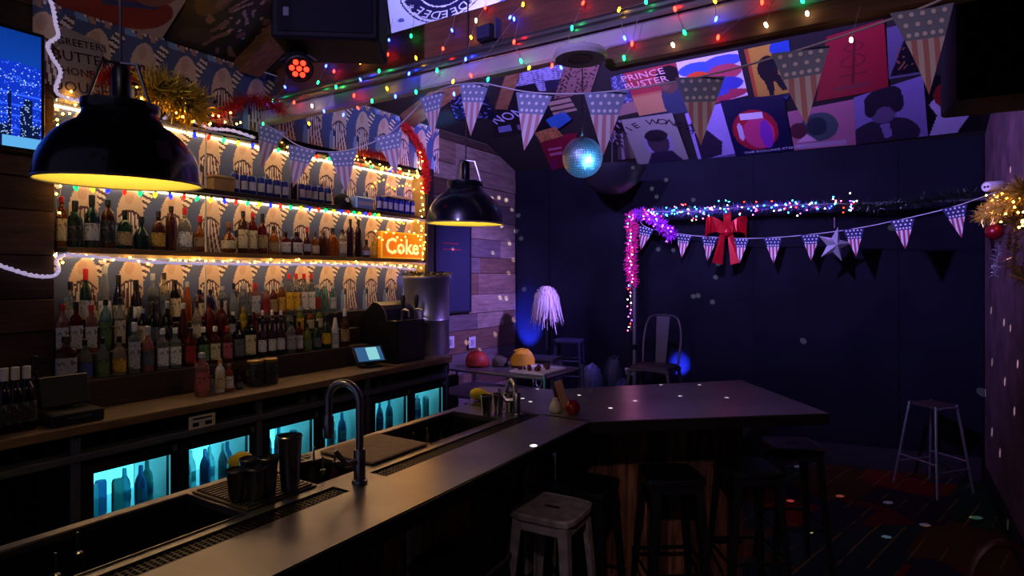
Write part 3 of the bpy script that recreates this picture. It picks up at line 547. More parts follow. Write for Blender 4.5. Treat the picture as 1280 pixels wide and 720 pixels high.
# glasses and a printed card on the open shelf
gl = MB().lathe([(.024, 0), (.032, .003), (.036, .085), (.033, .085), (.029, .012), (.001, .01)], seg=12, cap0=True, cap1=False).mesh('tumbler', glass('c8d4dc', .85, .05), True)
for u in (376, 391, 407, 472, 486):
    q = onx(u, 480, -3.32); o = obj('tumbler', gl, None, (q.x, q.y, .961)); part('base', MB().lathe([(.03, .001), (.03, .008)], seg=12), glass('c8d4dc', .85, .05), o, local=True); tag(o, 'upturned clear tumbler on the open shelf under the counter', 'glass', 'tumblers on the open shelf')
q = onx(253, 525, FX + .014); t = thing('notice_card', (q.x, q.y, .962), 'small white printed notice card on the under-counter shelf', 'card')
part('card', MB().box((-.005, -.075, 0), (.0, .075, .07)), mat('notice_white', 'c8c4bc', .6), t, local=True); part('heading', MB().box((.0002, -.055, .048), (.001, .055, .058)), M_BLACK, t, local=True); part('text_block', MB().box((.0002, -.055, .012), (.001, -.02, .034)).box((.0002, .015, .012), (.001, .055, .034)), M_BLACK, t, local=True)
# ---- till, tablet, dispenser, drum
t = thing('cash_till', (-3.38, 1.315, CZ), 'black cash till with raised screen on the back counter', 'till')
part('drawer', MB().box((-.12, -.11, 0), (.14, .11, .06), bev=.006), M_BLACK, t, local=True); part('screen_arm', MB().box((-.04, -.03, .06), (0, .03, .13)), M_BLKM, t, local=True)
part('screen', MB().box((-.02, -.105, 0), (.015, .105, .15), rot=Matrix.Translation((0, 0, .07)) @ Matrix.Rotation(-.25, 4, 'Y'), bev=.006), M_BLACK, t, local=True); part('drawer_handle', MB().box((.14, -.05, .03), (.148, .05, .04)), M_CHROME, t, local=True)
q = onx(462, 450, -3.38); t = thing('tablet_terminal', (q.x, q.y, CZ), 'small tilted payment tablet with lit blue screen on the back counter', 'tablet', rz=-.35)
MT = Matrix.Translation((0, 0, .1)) @ Matrix.Rotation(-.75, 4, 'Y')
part('base', MB().box((-.06, -.08, 0), (.06, .08, .02), bev=.005), M_BLACK, t, local=True); part('stand', MB().box((-.02, -.03, .02), (.0, .03, .1)), M_BLACK, t, local=True)
part('case', MB().box((-.012, -.125, -.08), (.0, .125, .08), rot=MT, bev=.004), M_BLACK, t, local=True); sc_ = part('screen', MB().box((.0005, -.105, -.065), (.0015, .105, .065), rot=MT), mat('tablet_blue', '3a6a90', .3, emit='2e6090', es=.7), t, local=True)
part('window_panel', MB().box((.0018, -.02, -.055), (.0025, .07, .06), rot=MT), mat('tablet_pale', '90d0d8', .3, emit='80ccd4', es=.9), sc_, local=True)
# drink dispenser: rounded black tower body with two taps, steel drum behind it
y0, y1 = onx(460, 420, -3.45).y, onx(540, 420, -3.35).y; ym = (y0 + y1) / 2
t = thing('beer_dispenser', (-3.5, ym, CZ), 'black round backed drink dispenser with two tap handles', 'dispenser')
W2 = .34; pr = [(-.2, 0), (.2, 0), (.2, .34), (.1, .34)] + [(.1 - .3 * math.sin(a) * 1.0, .34 + .14 * math.sin(a * 1.0) - .0 * a) if False else (.1 - .15 + .15 * math.cos(a), .34 + .15 * math.sin(a)) for a in [i * math.pi / 10 for i in range(0, 6)]] + [(-.2, .36)]
pv = MB(); n = len(pr); pv.add([(x, -W2 / 2, z) for x, z in pr] + [(x, W2 / 2, z) for x, z in pr], [tuple(range(n)), tuple(range(2 * n - 1, n - 1, -1))] + [(i, n + i, n + (i + 1) % n, (i + 1) % n) for i in range(n)])
part('body', pv, mat('dispenser_black', '121216', .35, .2), t, local=True); part('front_plate', MB().box((.2, -.15, .03), (.208, .15, .33), bev=.004), mat('dispenser_plate', '1c1c22', .5), t, local=True)
part('side_band', MB().tube([(x, -W2 / 2 - .002, z) for x, z in pr[2:-1]], .006, 5), M_CHROME, t, local=True)
for y in (-.07, .09):
    tp = part('tap', MB().tube([(.17, y, .34), (.17, y, .42), (.2, y, .43), (.24, y, .42), (.245, y, .37)], [.012, .012, .011, .009, .008], 8), M_CHROME, t, True, local=True)
    part('tap_handle', MB().lathe([(.008, 0), (.016, .03), (.02, .08), (.012, .11), (.001, .115)], c=(.18, y, .435), seg=10), M_BLACK, tp, True, local=True)
yd = onx(503, 380, -3.62).y
t = thing('steel_drum', (-3.53, yd + .22, CZ), 'wide dented steel drum with dark foil garland on its rim beside the dispenser', 'drum')
part('drum', MB().lathe([(.2, 0), (.205, .01), (.205, .3), (.21, .31), (.205, .32), (.205, .66), (.212, .67), (.212, .69), (.2, .70)], seg=28), mat('drum_steel', 'a0a0a6', .35, .9, bump=.3, bscale=10), t, True, local=True)
tn = MB()
for i in range(420):
    a = R.uniform(0, 6.28); r = R.uniform(.12, .215); b = Vector((r * math.cos(a), r * math.sin(a), .70 + R.uniform(0, .02))); d = Vector((R.gauss(0, 1), R.gauss(0, 1), abs(R.gauss(0, .7)))).normalized() * .035; s_ = d.orthogonal().normalized() * .003
    tn.quad(b - s_, b + s_, b + d + s_, b + d - s_)
part('foil_garland', tn, mat('dark_foil', '3c4030', .3, .8), t, local=True)['kind'] = 'stuff'
# ================================================================== FRONT BAR
BZ = 1.1; XF, XB = -1.22, -1.95; C1 = Vector((-1.22, 2.64, 0)); E1 = Vector((-.26, 3.455, 0)); E2 = Vector((-.84, 4.24, 0))
holes = [(-1.905, -1.60, .15, 1.075), (-1.845, -1.625, 1.36, 1.57), (-1.905, -1.605, 1.93, 2.46)]        # three wells
strips = [(-1.565, -1.485, .45, 1.375), (-1.565, -1.485, 1.54, 2.66)]                                          # two drip channels
xs = sorted({XB, XF} | {v for h in holes + strips for v in h[:2]}); ys = sorted({-.5, 2.64} | {v for h in holes + strips for v in h[2:]})
t_bar = thing('stainless_bar', (-1.5, 1.8, BZ - .06), 'long bent stainless steel bar top with sunken wells', 'bar')
mb = MB()
for i in range(len(xs) - 1):
    for j in range(len(ys) - 1):
        cx, cy = (xs[i] + xs[i + 1]) / 2, (ys[j] + ys[j + 1]) / 2
        if any(h[0] < cx < h[1] and h[2] < cy < h[3] for h in holes + strips): continue
        mb.add([(xs[i], ys[j], BZ), (xs[i + 1], ys[j], BZ), (xs[i + 1], ys[j + 1], BZ), (xs[i], ys[j + 1], BZ)], [(0, 1, 2, 3)])
# skirts round the straight run, then the angled wing
for a, b in (((XF, -.5), (XF, 2.64)), ((XB, 2.64), (XB, -.5)), ((XB, -.5), (XF, -.5))): mb.add([(a[0], a[1], BZ - .055), (b[0], b[1], BZ - .055), (b[0], b[1], BZ), (a[0], a[1], BZ)], [(0, 1, 2, 3)])
for h in holes + strips:
    for a, b in (((h[0], h[2]), (h[1], h[2])), ((h[1], h[2]), (h[1], h[3])), ((h[1], h[3]), (h[0], h[3])), ((h[0], h[3]), (h[0], h[2]))): mb.add([(a[0], a[1], BZ), (b[0], b[1], BZ), (b[0], b[1], BZ - .02), (a[0], a[1], BZ - .02)], [(0, 1, 2, 3)])
wing = [(XF, 2.64), (E1.x, E1.y), (E2.x, E2.y), (-1.76, 3.27), (-2.2, 3.12), (XB, 2.64)]
mb.prism(wing, BZ - .055, BZ)
part('deck', mb, M_STEEL, t_bar)
ee = MB(); ee.box((XF, -.5, BZ - .058), (XF + .006, 2.638, BZ - .004)); dd_ = (E1 - C1).normalized(); nn = Vector((dd_.y, -dd_.x, 0))
for a, b, n in ((C1, E1, nn), (E1, E2, Vector((E2.y - E1.y, E1.x - E2.x, 0)).normalized())):
    q = [a, b, b + n * .006, a + n * .006]; ee.prism([(p.x, p.y) for p in q], BZ - .058, BZ - .004)
part('edge_trim', ee, mat('dark_edge', '2c2a2a', .45, .6), t_bar)
MW = mat('well_steel', '4e4b47', .4, .9, var=.2, vscale=6)
for i, (x0, x1, y0, y1) in enumerate(holes):
    d = (.24, .16, .24)[i]; wl = MB(); z0 = BZ - .02; zb_ = BZ - d
    wl.add([(x0, y0, z0), (x1, y0, z0), (x1, y1, z0), (x0, y1, z0), (x0 + .01, y0 + .01, zb_), (x1 - .01, y0 + .01, zb_), (x1 - .01, y1 - .01, zb_), (x0 + .01, y1 - .01, zb_)], [(0, 4, 5, 1), (1, 5, 6, 2), (2, 6, 7, 3), (3, 7, 4, 0), (4, 7, 6, 5)])
    part('well', wl, MW, t_bar)
    if i != 1: part('well_rim', MB().tube([(x0, y0, BZ), (x1, y0, BZ), (x1, y1, BZ), (x0, y1, BZ)], .005, 6, close=True), M_STEEL, t_bar)
# perforated drip grids: dark tray with raised webs between the holes
MG = mat('drip_grid', '26221e', .45, .8)
for x0, x1, y0, y1 in strips:
    tr = part('drip_tray', MB().box((x0, y0, BZ - .03), (x1, y1, BZ - .014)), mat('drip_dark', '100e0c', .6), t_bar); g = MB()
    y = y0
    while y < y1 - .006: g.box((x0, y, BZ - .012), (x1, y + .006, BZ - .006)); y += .016
    for k in range(6): xx = x0 + (x1 - x0 - .005) * k / 5; g.box((xx, y0, BZ - .0119), (xx + .005, y1, BZ - .0061))
    part('drip_grid', g, MG, tr)
# ribbed draining board, perforated beige board, round rinser
rb = MB(); rb.box((-1.9, 1.09, BZ + .001), (-1.61, 1.345, BZ + .006))
for k in range(14): x = -1.89 + k * .02; rb.box((x, 1.1, BZ + .006), (x + .009, 1.335, BZ + .012))
solo('draining_board', rb, mat('drain_board', '6a6054', .45, .5), 'ribbed draining board between the big well and the shakers', 'draining board')
solo('cutting_board', MB().box((-1.9, 1.6, BZ + .001), (-1.61, 1.915, BZ + .012), bev=.004), mat('beige_board', '9a8468', .7, var=.2, vscale=30), 'flat beige cutting board beside the bottle well', 'board')
t = thing('glass_rinser', (-1.93, 1.56, BZ), 'round sunken glass rinser in a pale steel plate', 'rinser')
t.location = (-1.895, 1.50, BZ); t['label'] = 'round glass rinser with dark basin behind the small sink'
part('plate', MB().lathe([(.052, .001), (.056, .004), (.056, .008), (.046, .009), (.04, .003)], seg=24), M_STEEL, t, True, local=True); part('basin', MB().lathe([(.041, .002), (.041, .004)], seg=24), M_BLACK, t, local=True)
sp = MB(); sp.lathe([(.008, .004), (.006, .012)], seg=8)
for k in range(5): a = k * 1.2566; sp.box((0, -.003, .005), (.038, .003, .009), rot=Matrix.Rotation(a, 4, 'Z'))
part('spider', sp, M_CHROME, t, local=True)
# gooseneck tap
def gooseneck(loc, h, reach, rz, label, r=.013):
    t = thing('gooseneck_tap', loc, label, 'tap', rz=rz)
    part('base', MB().lathe([(.026, 0), (.027, .004), (.024, .012), (.02, .014), (.02, .11), (.016, .115)], seg=16), M_CHROME, t, True, local=True)
    pts = [(0, 0, .1), (0, 0, h - reach / 2)] + [(-reach / 2 + reach / 2 * math.cos(a), 0, h - reach / 2 + reach / 2 * math.sin(a)) for a in [i * math.pi / 12 for i in range(1, 13)]] + [(-reach, 0, h - reach / 2 - .09)]
    sp = part('spout', MB().tube(pts, r, 12), M_CHROME, t, True, local=True)
    part('nozzle', MB().lathe([(r + .004, 0), (r + .005, .005), (r + .005, .07), (r, .08)], c=(-reach, 0, h - reach / 2 - .13), seg=12), M_CHROME, sp, True, local=True)
    part('lever', MB().tube([(0, .0, .075), (-.02, -.05, .075), (-.035, -.085, .13)], [.014, .011, .007], 8), M_CHROME, t, True, local=True)
gooseneck((-1.515, 1.445, BZ), .335, .125, .22, 'tall steel gooseneck tap over the small sink')
gooseneck((-1.585, 2.57, BZ), .16, .2, -.75, 'short steel tap by the lemon at the far well', .01)
# shakers
def tin(p, h, r, label, group=None):
    t = thing('shaker_tin', p, label, 'shaker', group)
    part('cup', MB().lathe([(r * .72, 0), (r * .74, .004), (r, h), (r * 1.05, h + .003), (r * .97, h + .002), (r * .7, .01)], seg=16, cap1=True), M_CHROME, t, True, local=True)
    part('rim', MB().lathe([(r * 1.0, h), (r * 1.06, h + .002), (r * 1.06, h + .006), (r, h + .008)], seg=16, cap0=False, cap1=False), M_CHROME, t, True, local=True)
for x, y, h in ((-1.70, 1.115, .085), (-1.655, 1.15, .09), (-1.725, 1.175, .1), (-1.67, 1.205, .105)): tin((x, y, BZ + .013), h, .03, 'short steel shaker tin in the cluster on the draining board', 'short shaker tins')
tin((-1.64, 1.262, BZ + .013), .165, .038, 'tallest steel shaker tin at the end of the cluster')
for x, y in ((-1.72, 2.50), (-1.69, 2.56), (-1.66, 2.62)): tin((x, y, BZ + .001), .09, .03, 'small steel jigger cup beside the short tap', 'jigger cups by the short tap')
# lemons
def lemon(p, rz, label):
    t = thing('squeeze_lemon', p, label, 'lemon', rz=rz)
    part('body', MB().lathe([(.001, -.05), (.018, -.045), (.034, -.02), (.036, .01), (.024, .04), (.012, .055), (.009, .07)], c=(0, 0, .036), seg=14, M=Matrix.Rotation(math.pi / 2, 4, 'Y')), mat('lemon_yellow', 'e0c010', .45), t, True, local=True)
    part('nozzle', MB().lathe([(.01, .0), (.01, .015), (.005, .02)], c=(.07, 0, .036), seg=8, M=Matrix.Rotation(math.pi / 2, 4, 'Y')), mat('lemon_cap', 'b89808', .5), t, True, local=True)
q = onz(303, 588, BZ + .02); lemon((q.x + .0, q.y, BZ + .013), .3, 'bright yellow squeeze lemon by the short shaker tins')
q = onz(598, 501, BZ); lemon((q.x, q.y, BZ + .001), .3, 'bright yellow squeeze lemon near the far well')
# pourer bottles in the wells
pb = MB().lathe([(.03, 0), (.033, .005), (.033, .12), (.026, .15), (.013, .18), (.012, .21)], seg=12).mesh('pour_bottle', M_BLACK, True); pn = MB().lathe([(.014, .205), (.015, .21), (.013, .225), (.005, .23), (.004, .285)], seg=8).mesh('pourer', M_CHROME, True)
def pourb(p, c, label, group, s=1):
    o = obj('pour_bottle', pb, None, p, (0, 0, R.uniform(0, 6)), (s, s, s), m=c); tag(o, label, 'bottle', group); obj('pourer', pn, o)
for x, y, c in ((-1.79, 1.40, '8a5a34'), (-1.68, 1.43, '243820'), (-1.715, 1.515, '703028'), (-1.80, 1.49, '484440')): pourb((x, y, BZ - .16 + .001), glass(c, .4), 'bottle with thin steel pourer standing in the small sink', 'pourer bottles in the small sink', .8)
for i in range(9): pourb((-1.84 + (i % 3) * .085, 1.99 + (i // 3) * .095, BZ - .24 + .001), glass(('1c1c20', '38302c', '2c2018')[i % 3], .2), 'dark bottle with steel pourer packed in the far well', 'pourer bottles in the far well', .78)
for i in range(5): pourb((-1.83 + (i % 2) * .09, .4 + i * .085, BZ - .24 + .001), glass('141210', .1), 'dark bottle with steel pourer in the big dark well', 'pourer bottles in the big well', .9)
# menu holder between a pale and a red bulb
q = onz(694, 515, BZ); t = thing('salt_shaker', (q.x, q.y, BZ), 'pale cream bulb shaped shaker on the bar bend', 'shaker')
part('bulb', MB().lathe([(.026, 0), (.03, .005), (.03, .02), (.024, .045), (.014, .062)], seg=14), mat('cream_ceramic', 'd0c8a8', .4), t, True, local=True); part('neck', MB().lathe([(.014, .062), (.015, .066), (.012, .072), (.001, .074)], seg=14), mat('cream_ceramic'), t, True, local=True)
q = onz(716, 518, BZ); t = thing('candle_globe', (q.x, q.y, BZ), 'dark red round glass candle globe on the bar bend', 'candle')
part('globe', MB().lathe([(.024, 0), (.036, .015), (.04, .035), (.034, .056), (.024, .066)], seg=16), glass('8a1414', .4), t, True, local=True); part('rim', MB().lathe([(.024, .066), (.025, .07), (.02, .07)], seg=16), glass('8a1414', .4), t, True, local=True)
q = onz(706, 514, BZ); t = thing('menu_stand', (q.x, q.y + .02, BZ), 'leaning wooden menu paddle standing behind the red candle globe', 'menu', rz=.55)
part('paddle', MB().box((-.022, -.004, 0), (.022, .006, .15), rot=Matrix.Translation((.0, .05, 0)) @ Matrix.Rotation(-.28, 4, 'Y'), bev=.003), wood('menu_wood', 'a87c60', .2), t, local=True); part('dark_back', MB().box((-.045, .01, 0), (-.012, .03, .12), rot=Matrix.Translation((0, .05, 0)) @ Matrix.Rotation(-.22, 4, 'Y')), mat('menu_back', '3c1c30', .6), t, local=True)
# ---- bar front: upright worn planks
t = thing('wooden_panelling', (-1.55, 1.5, 0), 'dark worn upright planks cladding the bar front', 'panelling')
PM = [wood('barplank_%d' % i, c, .7, .7, (5, 5, .8)) for i, c in enumerate(('6a4630', '4c3224', '7c5438', '5a4030', '8a6040'))]
fx = -1.56; y = -.4; part('core', MB().box((fx - .3, -.4, 0), (fx - .02, 2.8, BZ - .28)), M_BLACK, t)
core2 = C1 - nn * .47
while y < 2.85:
    wd = R.uniform(.1, .15); part('plank', MB().box((fx - .02, y, 0), (fx + R.uniform(0, .008), min(2.9, y + wd) - .004, BZ - .058), bev=.003), R.choice(PM), t); y += wd
s = -.06
while s < .98:
    wd = R.uniform(.09, .14); a = core2 + dd_ * s; b = core2 + dd_ * (s + wd - .004); o_ = R.uniform(0, .008)
    part('plank', MB().prism([((a + nn * o_).x, (a + nn * o_).y), ((b + nn * o_).x, (b + nn * o_).y), ((b - nn * .02).x, (b - nn * .02).y), ((a - nn * .02).x, (a - nn * .02).y)], 0, BZ - .058), R.choice(PM), t); s += wd
a, b = core2 + dd_ * .95 - nn * .03, core2 + dd_ * .95 - nn * .36
part('end_panel', MB().prism([(a.x, a.y), ((a + dd_ * .03).x, (a + dd_ * .03).y), ((b + dd_ * .03).x, (b + dd_ * .03).y), (b.x, b.y)], 0, BZ - .058), PM[4], t)
PALE = mat('worn_pale_paint', '9a9488', .6, var=.35, vscale=30)
for u, v, wd in ((661, 600, .05), (515, 690, .035)):
    q = onx(u, v, fx + .012); solo('pale_bracket', MB().box((fx + .01, q.y - wd, .3), (fx + .03, q.y + wd, BZ - .06), bev=.004), PALE, ('wide' if wd > .04 else 'narrow') + ' pale worn upright bracket on the plank bar front', 'bracket')

# ---- metal stools
SZ = .78; S_T = .15; S_B = .178
def stool_meshes():
    q = S_T; st = MB(); st.lathe([(.9 * q, SZ - .03), (q, SZ - .026), (q, SZ - .008), (q * .95, SZ), (q * .9, SZ - .004), (q * .3, SZ - .004)], seg=24, sq=7, cap0=True, cap1=True)
    slot = MB().box((-.035, -.009, SZ - .0045), (.035, .009, SZ - .0025))
    leg = MB(); a, b = (q * .86, q * .86), (S_B, S_B); leg.add([(a[0], a[1] - .045, SZ - .03), (a[0], a[1], SZ - .03), (a[0] - .045, a[1], SZ - .03), (a[0] - .008, a[1] - .045, SZ - .03), (a[0] - .008, a[1] - .008, SZ - .03), (a[0] - .045, a[1] - .008, SZ - .03),
        (b[0], b[1] - .022, 0), (b[0], b[1], 0), (b[0] - .022, b[1], 0), (b[0] - .008, b[1] - .022, 0), (b[0] - .008, b[1] - .008, 0), (b[0] - .022, b[1] - .008, 0)],
        [(0, 1, 7, 6), (1, 2, 8, 7), (2, 5, 11, 8), (5, 4, 10, 11), (4, 3, 9, 10), (3, 0, 6, 9), (6, 7, 10, 9), (7, 8, 11, 10)])
    rest = MB(); r = .163; z = .3
    rest.box((-r, r - .006, z), (r, r, z + .02))
    apron = MB().box((-q * .8, q * .87, SZ - .075), (q * .8, q * .88, SZ - .03))
    return [m.mesh(n, M_BLACK) for m, n in ((st, 'seat'), (slot, 'hand_slot'), (leg, 'leg'), (rest, 'foot_rail'), (apron, 'apron'))]
SM = stool_meshes()
def stool(p, rz, m, label, group=None):
    t = thing('metal_stool', (p[0], p[1], 0), label, 'stool', group, rz=rz)
    s = obj('seat', SM[0], t, m=m); obj('hand_slot', SM[1], s, m=mat('slot_dark', '020202', .9))
    for k in range(4): obj('leg', SM[2], t, rot=(0, 0, k * math.pi / 2), m=m); obj('foot_rail', SM[3], t, rot=(0, 0, k * math.pi / 2), m=m); obj('apron', SM[4], t, rot=(0, 0, k * math.pi / 2), m=m)
MS_B = mat('stool_black', '2c2d33', .34, .5); MS_L = mat('stool_worn_grey', 'b4b0a4', .45, .3, var=.35, vscale=18)
for (u, v), rz, m, lb in (((690, 632), .05, MS_L, 'worn pale grey metal stool pulled up to the bar'), ((731, 602), .08, MS_B, 'black metal stool right behind the pale grey stool'), ((838, 589), .62, MS_B, 'black metal stool at the middle of the plank wing of the bar'),
                        ((934, 580), .62, MS_B, 'black metal stool near the end corner of the bar wing'), ((990, 553), .5, MS_B, 'black metal stool standing beyond the end of the bar'), ((576, 697), .05, MS_B, 'black metal stool at the straight run of the bar front')):
    q = onz(u, v, SZ); stool(q, rz, m, lb)
# silver tube stool by the right wall
feet = [onz(1117, 603, 0), onz(1172, 625, 0), onz(1217, 617, 0), onz(1162, 598, 0)]; c = sum(feet, Vector()) / 4; MT_ = mat('silver_tube', 'a8a8b8', .3, .8)
t = thing('tube_stool', tuple(c), 'tall silver tube frame stool with dark wooden seat by the brick wall', 'stool')
tops = [c + (f - c) * .62 + Vector((0, 0, .66)) for f in feet]
for a, b in ((0, 3), (1, 2)):
    m1 = tops[a] + Vector((0, 0, .04)) + (tops[b] - tops[a]) * .12; m2 = tops[b] + Vector((0, 0, .04)) + (tops[a] - tops[b]) * .12
    part('leg_hoop', MB().tube(smooth_path([feet[a], tops[a], m1, m2, tops[b], feet[b]], 5), .011, 8), MT_, t, True)
st_ = [tops[i] + Vector((0, 0, .045)) for i in (0, 1, 2, 3)]; sv = MB(); cc = sum(st_, Vector()) / 4
pp = [cc + (p - cc) * .95 for p in st_]; sv.prism([(p.x, p.y) for p in pp], .702, .722); part('seat', sv, mat('dark_seat', '3a2c2c', .6), t)
for a, b, z in ((0, 1, .26), (1, 2, .2), (2, 3, .26), (3, 0, .2)):
    f = lambda i: feet[i] + (tops[i] - feet[i]) * (z / .66); part('foot_rail', MB().tube([f(a), f(b)], .008, 6), MT_, t, True)
# red bent-wood chair back in the near corner
p0 = att(1252, 700, 2.4); t = thing('red_chair', (p0.x, p0.y, 0), 'dark red hooped back chair in the near corner by the wall', 'chair'); bz = p0.z; MR = mat('red_lacquer', '380c0e', .5)
hp = [p0 + Vector((CS, SN, 0)) * (.13 * math.cos(a)) + Vector((0, 0, (.2 * math.sin(a) if a <= math.pi else 0))) for a in [i * math.pi / 12 for i in range(13)]]
part('back_hoop', MB().tube([hp[0] - Vector((0, 0, bz - .45))] + [q - Vector((0, 0, .13)) for q in hp] + [hp[-1] - Vector((0, 0, bz - .45))], .016, 8), MR, t, True)
fw_ = Vector((-SN, CS, 0)); sc2 = p0 - fw_ * .2; part('seat', MB().lathe([(.19, .43), (.2, .44), (.2, .455), (.19, .46)], c=(sc2.x, sc2.y, 0), seg=20), MR, t, True)
for k in range(4): a = .785 + k * 1.57; part('leg', MB().tube([(sc2.x + .2 * math.cos(a), sc2.y + .2 * math.sin(a), 0), (sc2.x + .14 * math.cos(a), sc2.y + .14 * math.sin(a), .44)], .014, 8), MR, t, True)

# ---- side table of odds and ends between the counter end and the stage
A = onz(575, 455, 1.0); t = thing('steel_rack', (-2.95, 4.75, 0), 'open steel rack with two shelves beyond the counter end', 'rack')
rx0, rx1, ry0, ry1 = -3.55, -2.35, 4.25, 4.95
for x in (rx0, rx1):
    for y in (ry0, ry1): part('post', MB().tube([(x, y, 0), (x, y, 1.0)], .014, 8), M_CHROME, t, True)
for z in (.95, .72, .3): part('shelf', MB().box((rx0, ry0, z), (rx1, ry1, z + .02), bev=.004), mat('rack_steel', '6c6a70', .4, .7), t)
def lump(name, p, dims, col, label, cat, rz=0, seed=1, extra=None):
    t = thing(name, p, label, cat, rz=rz); rr = random.Random(seed); a, b, h = dims
    prof = [(.85, 0), (1, .12), (.96, .45), (.8, .75), (.45, .95), (.02, 1)]
    m = MB().lathe([(r, z * h) for r, z in prof], seg=12, sx=a / 2, sy=b / 2, sq=3); m.v = [(x * (1 + rr.uniform(-.12, .12)), y * (1 + rr.uniform(-.12, .12)), z * (1 + rr.uniform(-.1, .05))) for x, y, z in m.v]
    part('body', m, mat(name + '_' + col, col, .6, bump=.4, bscale=25), t, True, local=True); part('fold', MB().tube(smooth_path([(-.3 * a, -.2 * b, h * .88), (0, 0, h * 1.0), (.3 * a, .1 * b, h * .86)], 4), .008, 6), mat(name + '_' + col), t, True, local=True)
T_ = .971
lump('plastic_bag', (-3.2, 4.5, T_), (.2, .2, .14), 'a02818', 'crumpled red plastic bag on the steel rack', 'bag', 0, 2); lump('plastic_bag', (-2.85, 4.72, T_), (.2, .22, .16), 'c89410', 'crumpled yellow plastic bag on the steel rack', 'bag', 0, 4); lump('cloth_bundle', (-3.03, 4.62, T_), (.14, .15, .09), '4a4436', 'small olive cloth bundle between the red and yellow bags', 'cloth', 0, 6)
t = thing('tray', (-2.6, 4.55, T_), 'flat white tray of snacks on the steel rack', 'tray'); part('tray', MB().box((-.16, -.2, 0), (.18, .2, .02), bev=.004), M_WHITE, t, local=True)
nb = MB()
for i in range(24): nb.ball((R.uniform(-.1, .12), R.uniform(-.14, .14), .035), R.uniform(.012, .024), 6, 4)
part('snacks', nb, mat('dark_snacks', '4a1c18', .6), t, local=True)['kind'] = 'stuff'
# ================================================================== POSTERS
PAPER = attr_mat('printed_paper', .42); NPO = [0]
def plane(pl, k):
    e = .006 + .003 * k
    if pl == 'S': n = SNm.normalized(); return SP - n * e, SNm
    if pl == 'B': n = BNm.normalized(); return BP - n * e, BNm
    return Vector((WX + .01 + e, 0, 0)), Vector((1, 0, 0))
def poster(label, pl, quad, shapes, bg, texts=(), n=84, k=0, cat='poster', name='wall_poster'):
    if pl == 'A':   # whichever roof slope hangs lower there
        uu, vv = sum(q[0] for q in quad) / 4, sum(q[1] for q in quad) / 4; pl = min('SB', key=lambda f: (onp(uu, vv, *plane(f, k)) - O).length)
    p, nrm = plane(pl, k); c = [onp(u, v, p, nrm) for u, v in quad]; off = (c[2] + c[3]) / 2; t = thing(name, off, label, cat, 'posters on the roof slopes' if pl != 'W' else None); NPO[0] += 1
    asp = ((c[1] - c[0]).length + (c[2] - c[3]).length) / max(.01, (c[3] - c[0]).length + (c[2] - c[1]).length)
    sheet('paper', c, paint(shapes, max(8, int(n * min(1.6, asp))), n, bg, NPO[0]), PAPER, t, off)
    for txt, tu, tv, size, col, *rest in texts:
        rot = rest[0] if rest else 0
        o = (c[3] * (1 - tu) + c[2] * tu) * (1 - tv) + (c[0] * (1 - tu) + c[1] * tu) * tv; H = ((c[0] - c[3]).length + (c[1] - c[2]).length) / 2
        M = frame(o, c[2] - c[3], c[0] - c[3]) 
        if M.col[2].xyz.dot(O - o) < 0: M = frame(o, c[3] - c[2], c[0] - c[3])
        if isinstance(rot, tuple):   # letters on an arc: radius, first angle, step
            for q_, ch in enumerate(txt):
                if ch == ' ': continue
                a = rot[1] - rot[2] * q_; M2 = Matrix.Translation(M.col[2].xyz * .003) @ M @ Matrix.Translation((rot[0] * H * math.cos(a), rot[0] * H * math.sin(a), 0)) @ Matrix.Rotation(a - math.pi / 2, 4, 'Z')
                part('lettering', text_mb(ch, size * H, M2, .0006), mat('ink_' + col, col, .5), t)
            continue
        M = Matrix.Translation(M.col[2].xyz * .003) @ M @ Matrix.Rotation(rot, 4, 'Z')
        part('lettering', text_mb(txt, size * H, M, .0006), mat('ink_' + col, col, .5), t)
    return t
poster('red poster of a young man in a denim jacket, lettered Prince Buster', 'B', [(779, 92), (845, 78), (859, 140), (801, 150)], [('r', 0, .55, 1, 1, '94343c'), ('r', 0, 0, .6, .5, 'b0805a'), ('r', 0, 0, .75, .09, '20203c'), ('e', .85, .3, .28, .45, '303a58'), ('e', .78, .68, .19, .24, '5a4038'), ('e', .8, .82, .22, .16, '141014'), ('e', .7, .62, .07, .1, '6c4c40')], 'a86048',
       [('PRINCE', .34, .9, .16, 'd8a8b0'), ('BUSTER', .36, .75, .16, 'd8a8b0')], k=1)
poster('white poster of blue and red scalloped petals beside the batten', 'B', [(845, 78), (922, 63), (935, 119), (859, 138)], [('e', .3, .8, .3, .13, '3c58b8'), ('e', .28, .55, .24, .2, 'd04828'), ('e', .75, .85, .3, .12, '4858b8'), ('e', .72, .62, .28, .17, 'a84058'), ('e', .62, .35, .36, .18, '3840a8'), ('e', .6, .12, .42, .12, 'a03050'), ('e', .45, .2, .3, .07, '3c48b0')], 'd4ccd8', k=0)
poster('yellow poster with a black leaping figure and dark title band', 'B', [(930, 62), (986, 50), (994, 124), (946, 133)], [('r', 0, 0, 1, .14, '101430'), ('r', 0, .14, .1, 1, 'a04828'), ('e', .85, .92, .3, .12, '2848a8'), ('e', .45, .62, .24, .22, '16121c'), ('t', [(.3, .5), (.7, .5), (.85, .2), (.72, .2), (.55, .42), (.5, .15), (.4, .15)], '16121c'), ('r', .4, .6, .8, .66, '16121c')], 'b08a34', [('NOW', .55, .07, .09, '5a68a0')], k=2)
poster('plain deep red poster with faint dark line art', 'B', [(1033, 46), (1105, 24), (1111, 111), (1020, 127)], [('r', .48, .2, .54, .85, '5c1420'), ('o', .5, .55, .2, .1, .2, '661824'), ('r', .3, .33, .72, .36, '661824'), ('r', .25, .12, .75, .18, '70303a'), ('o', .5, .75, .16, .07, .25, '661824')], '8c1c2c', k=3)
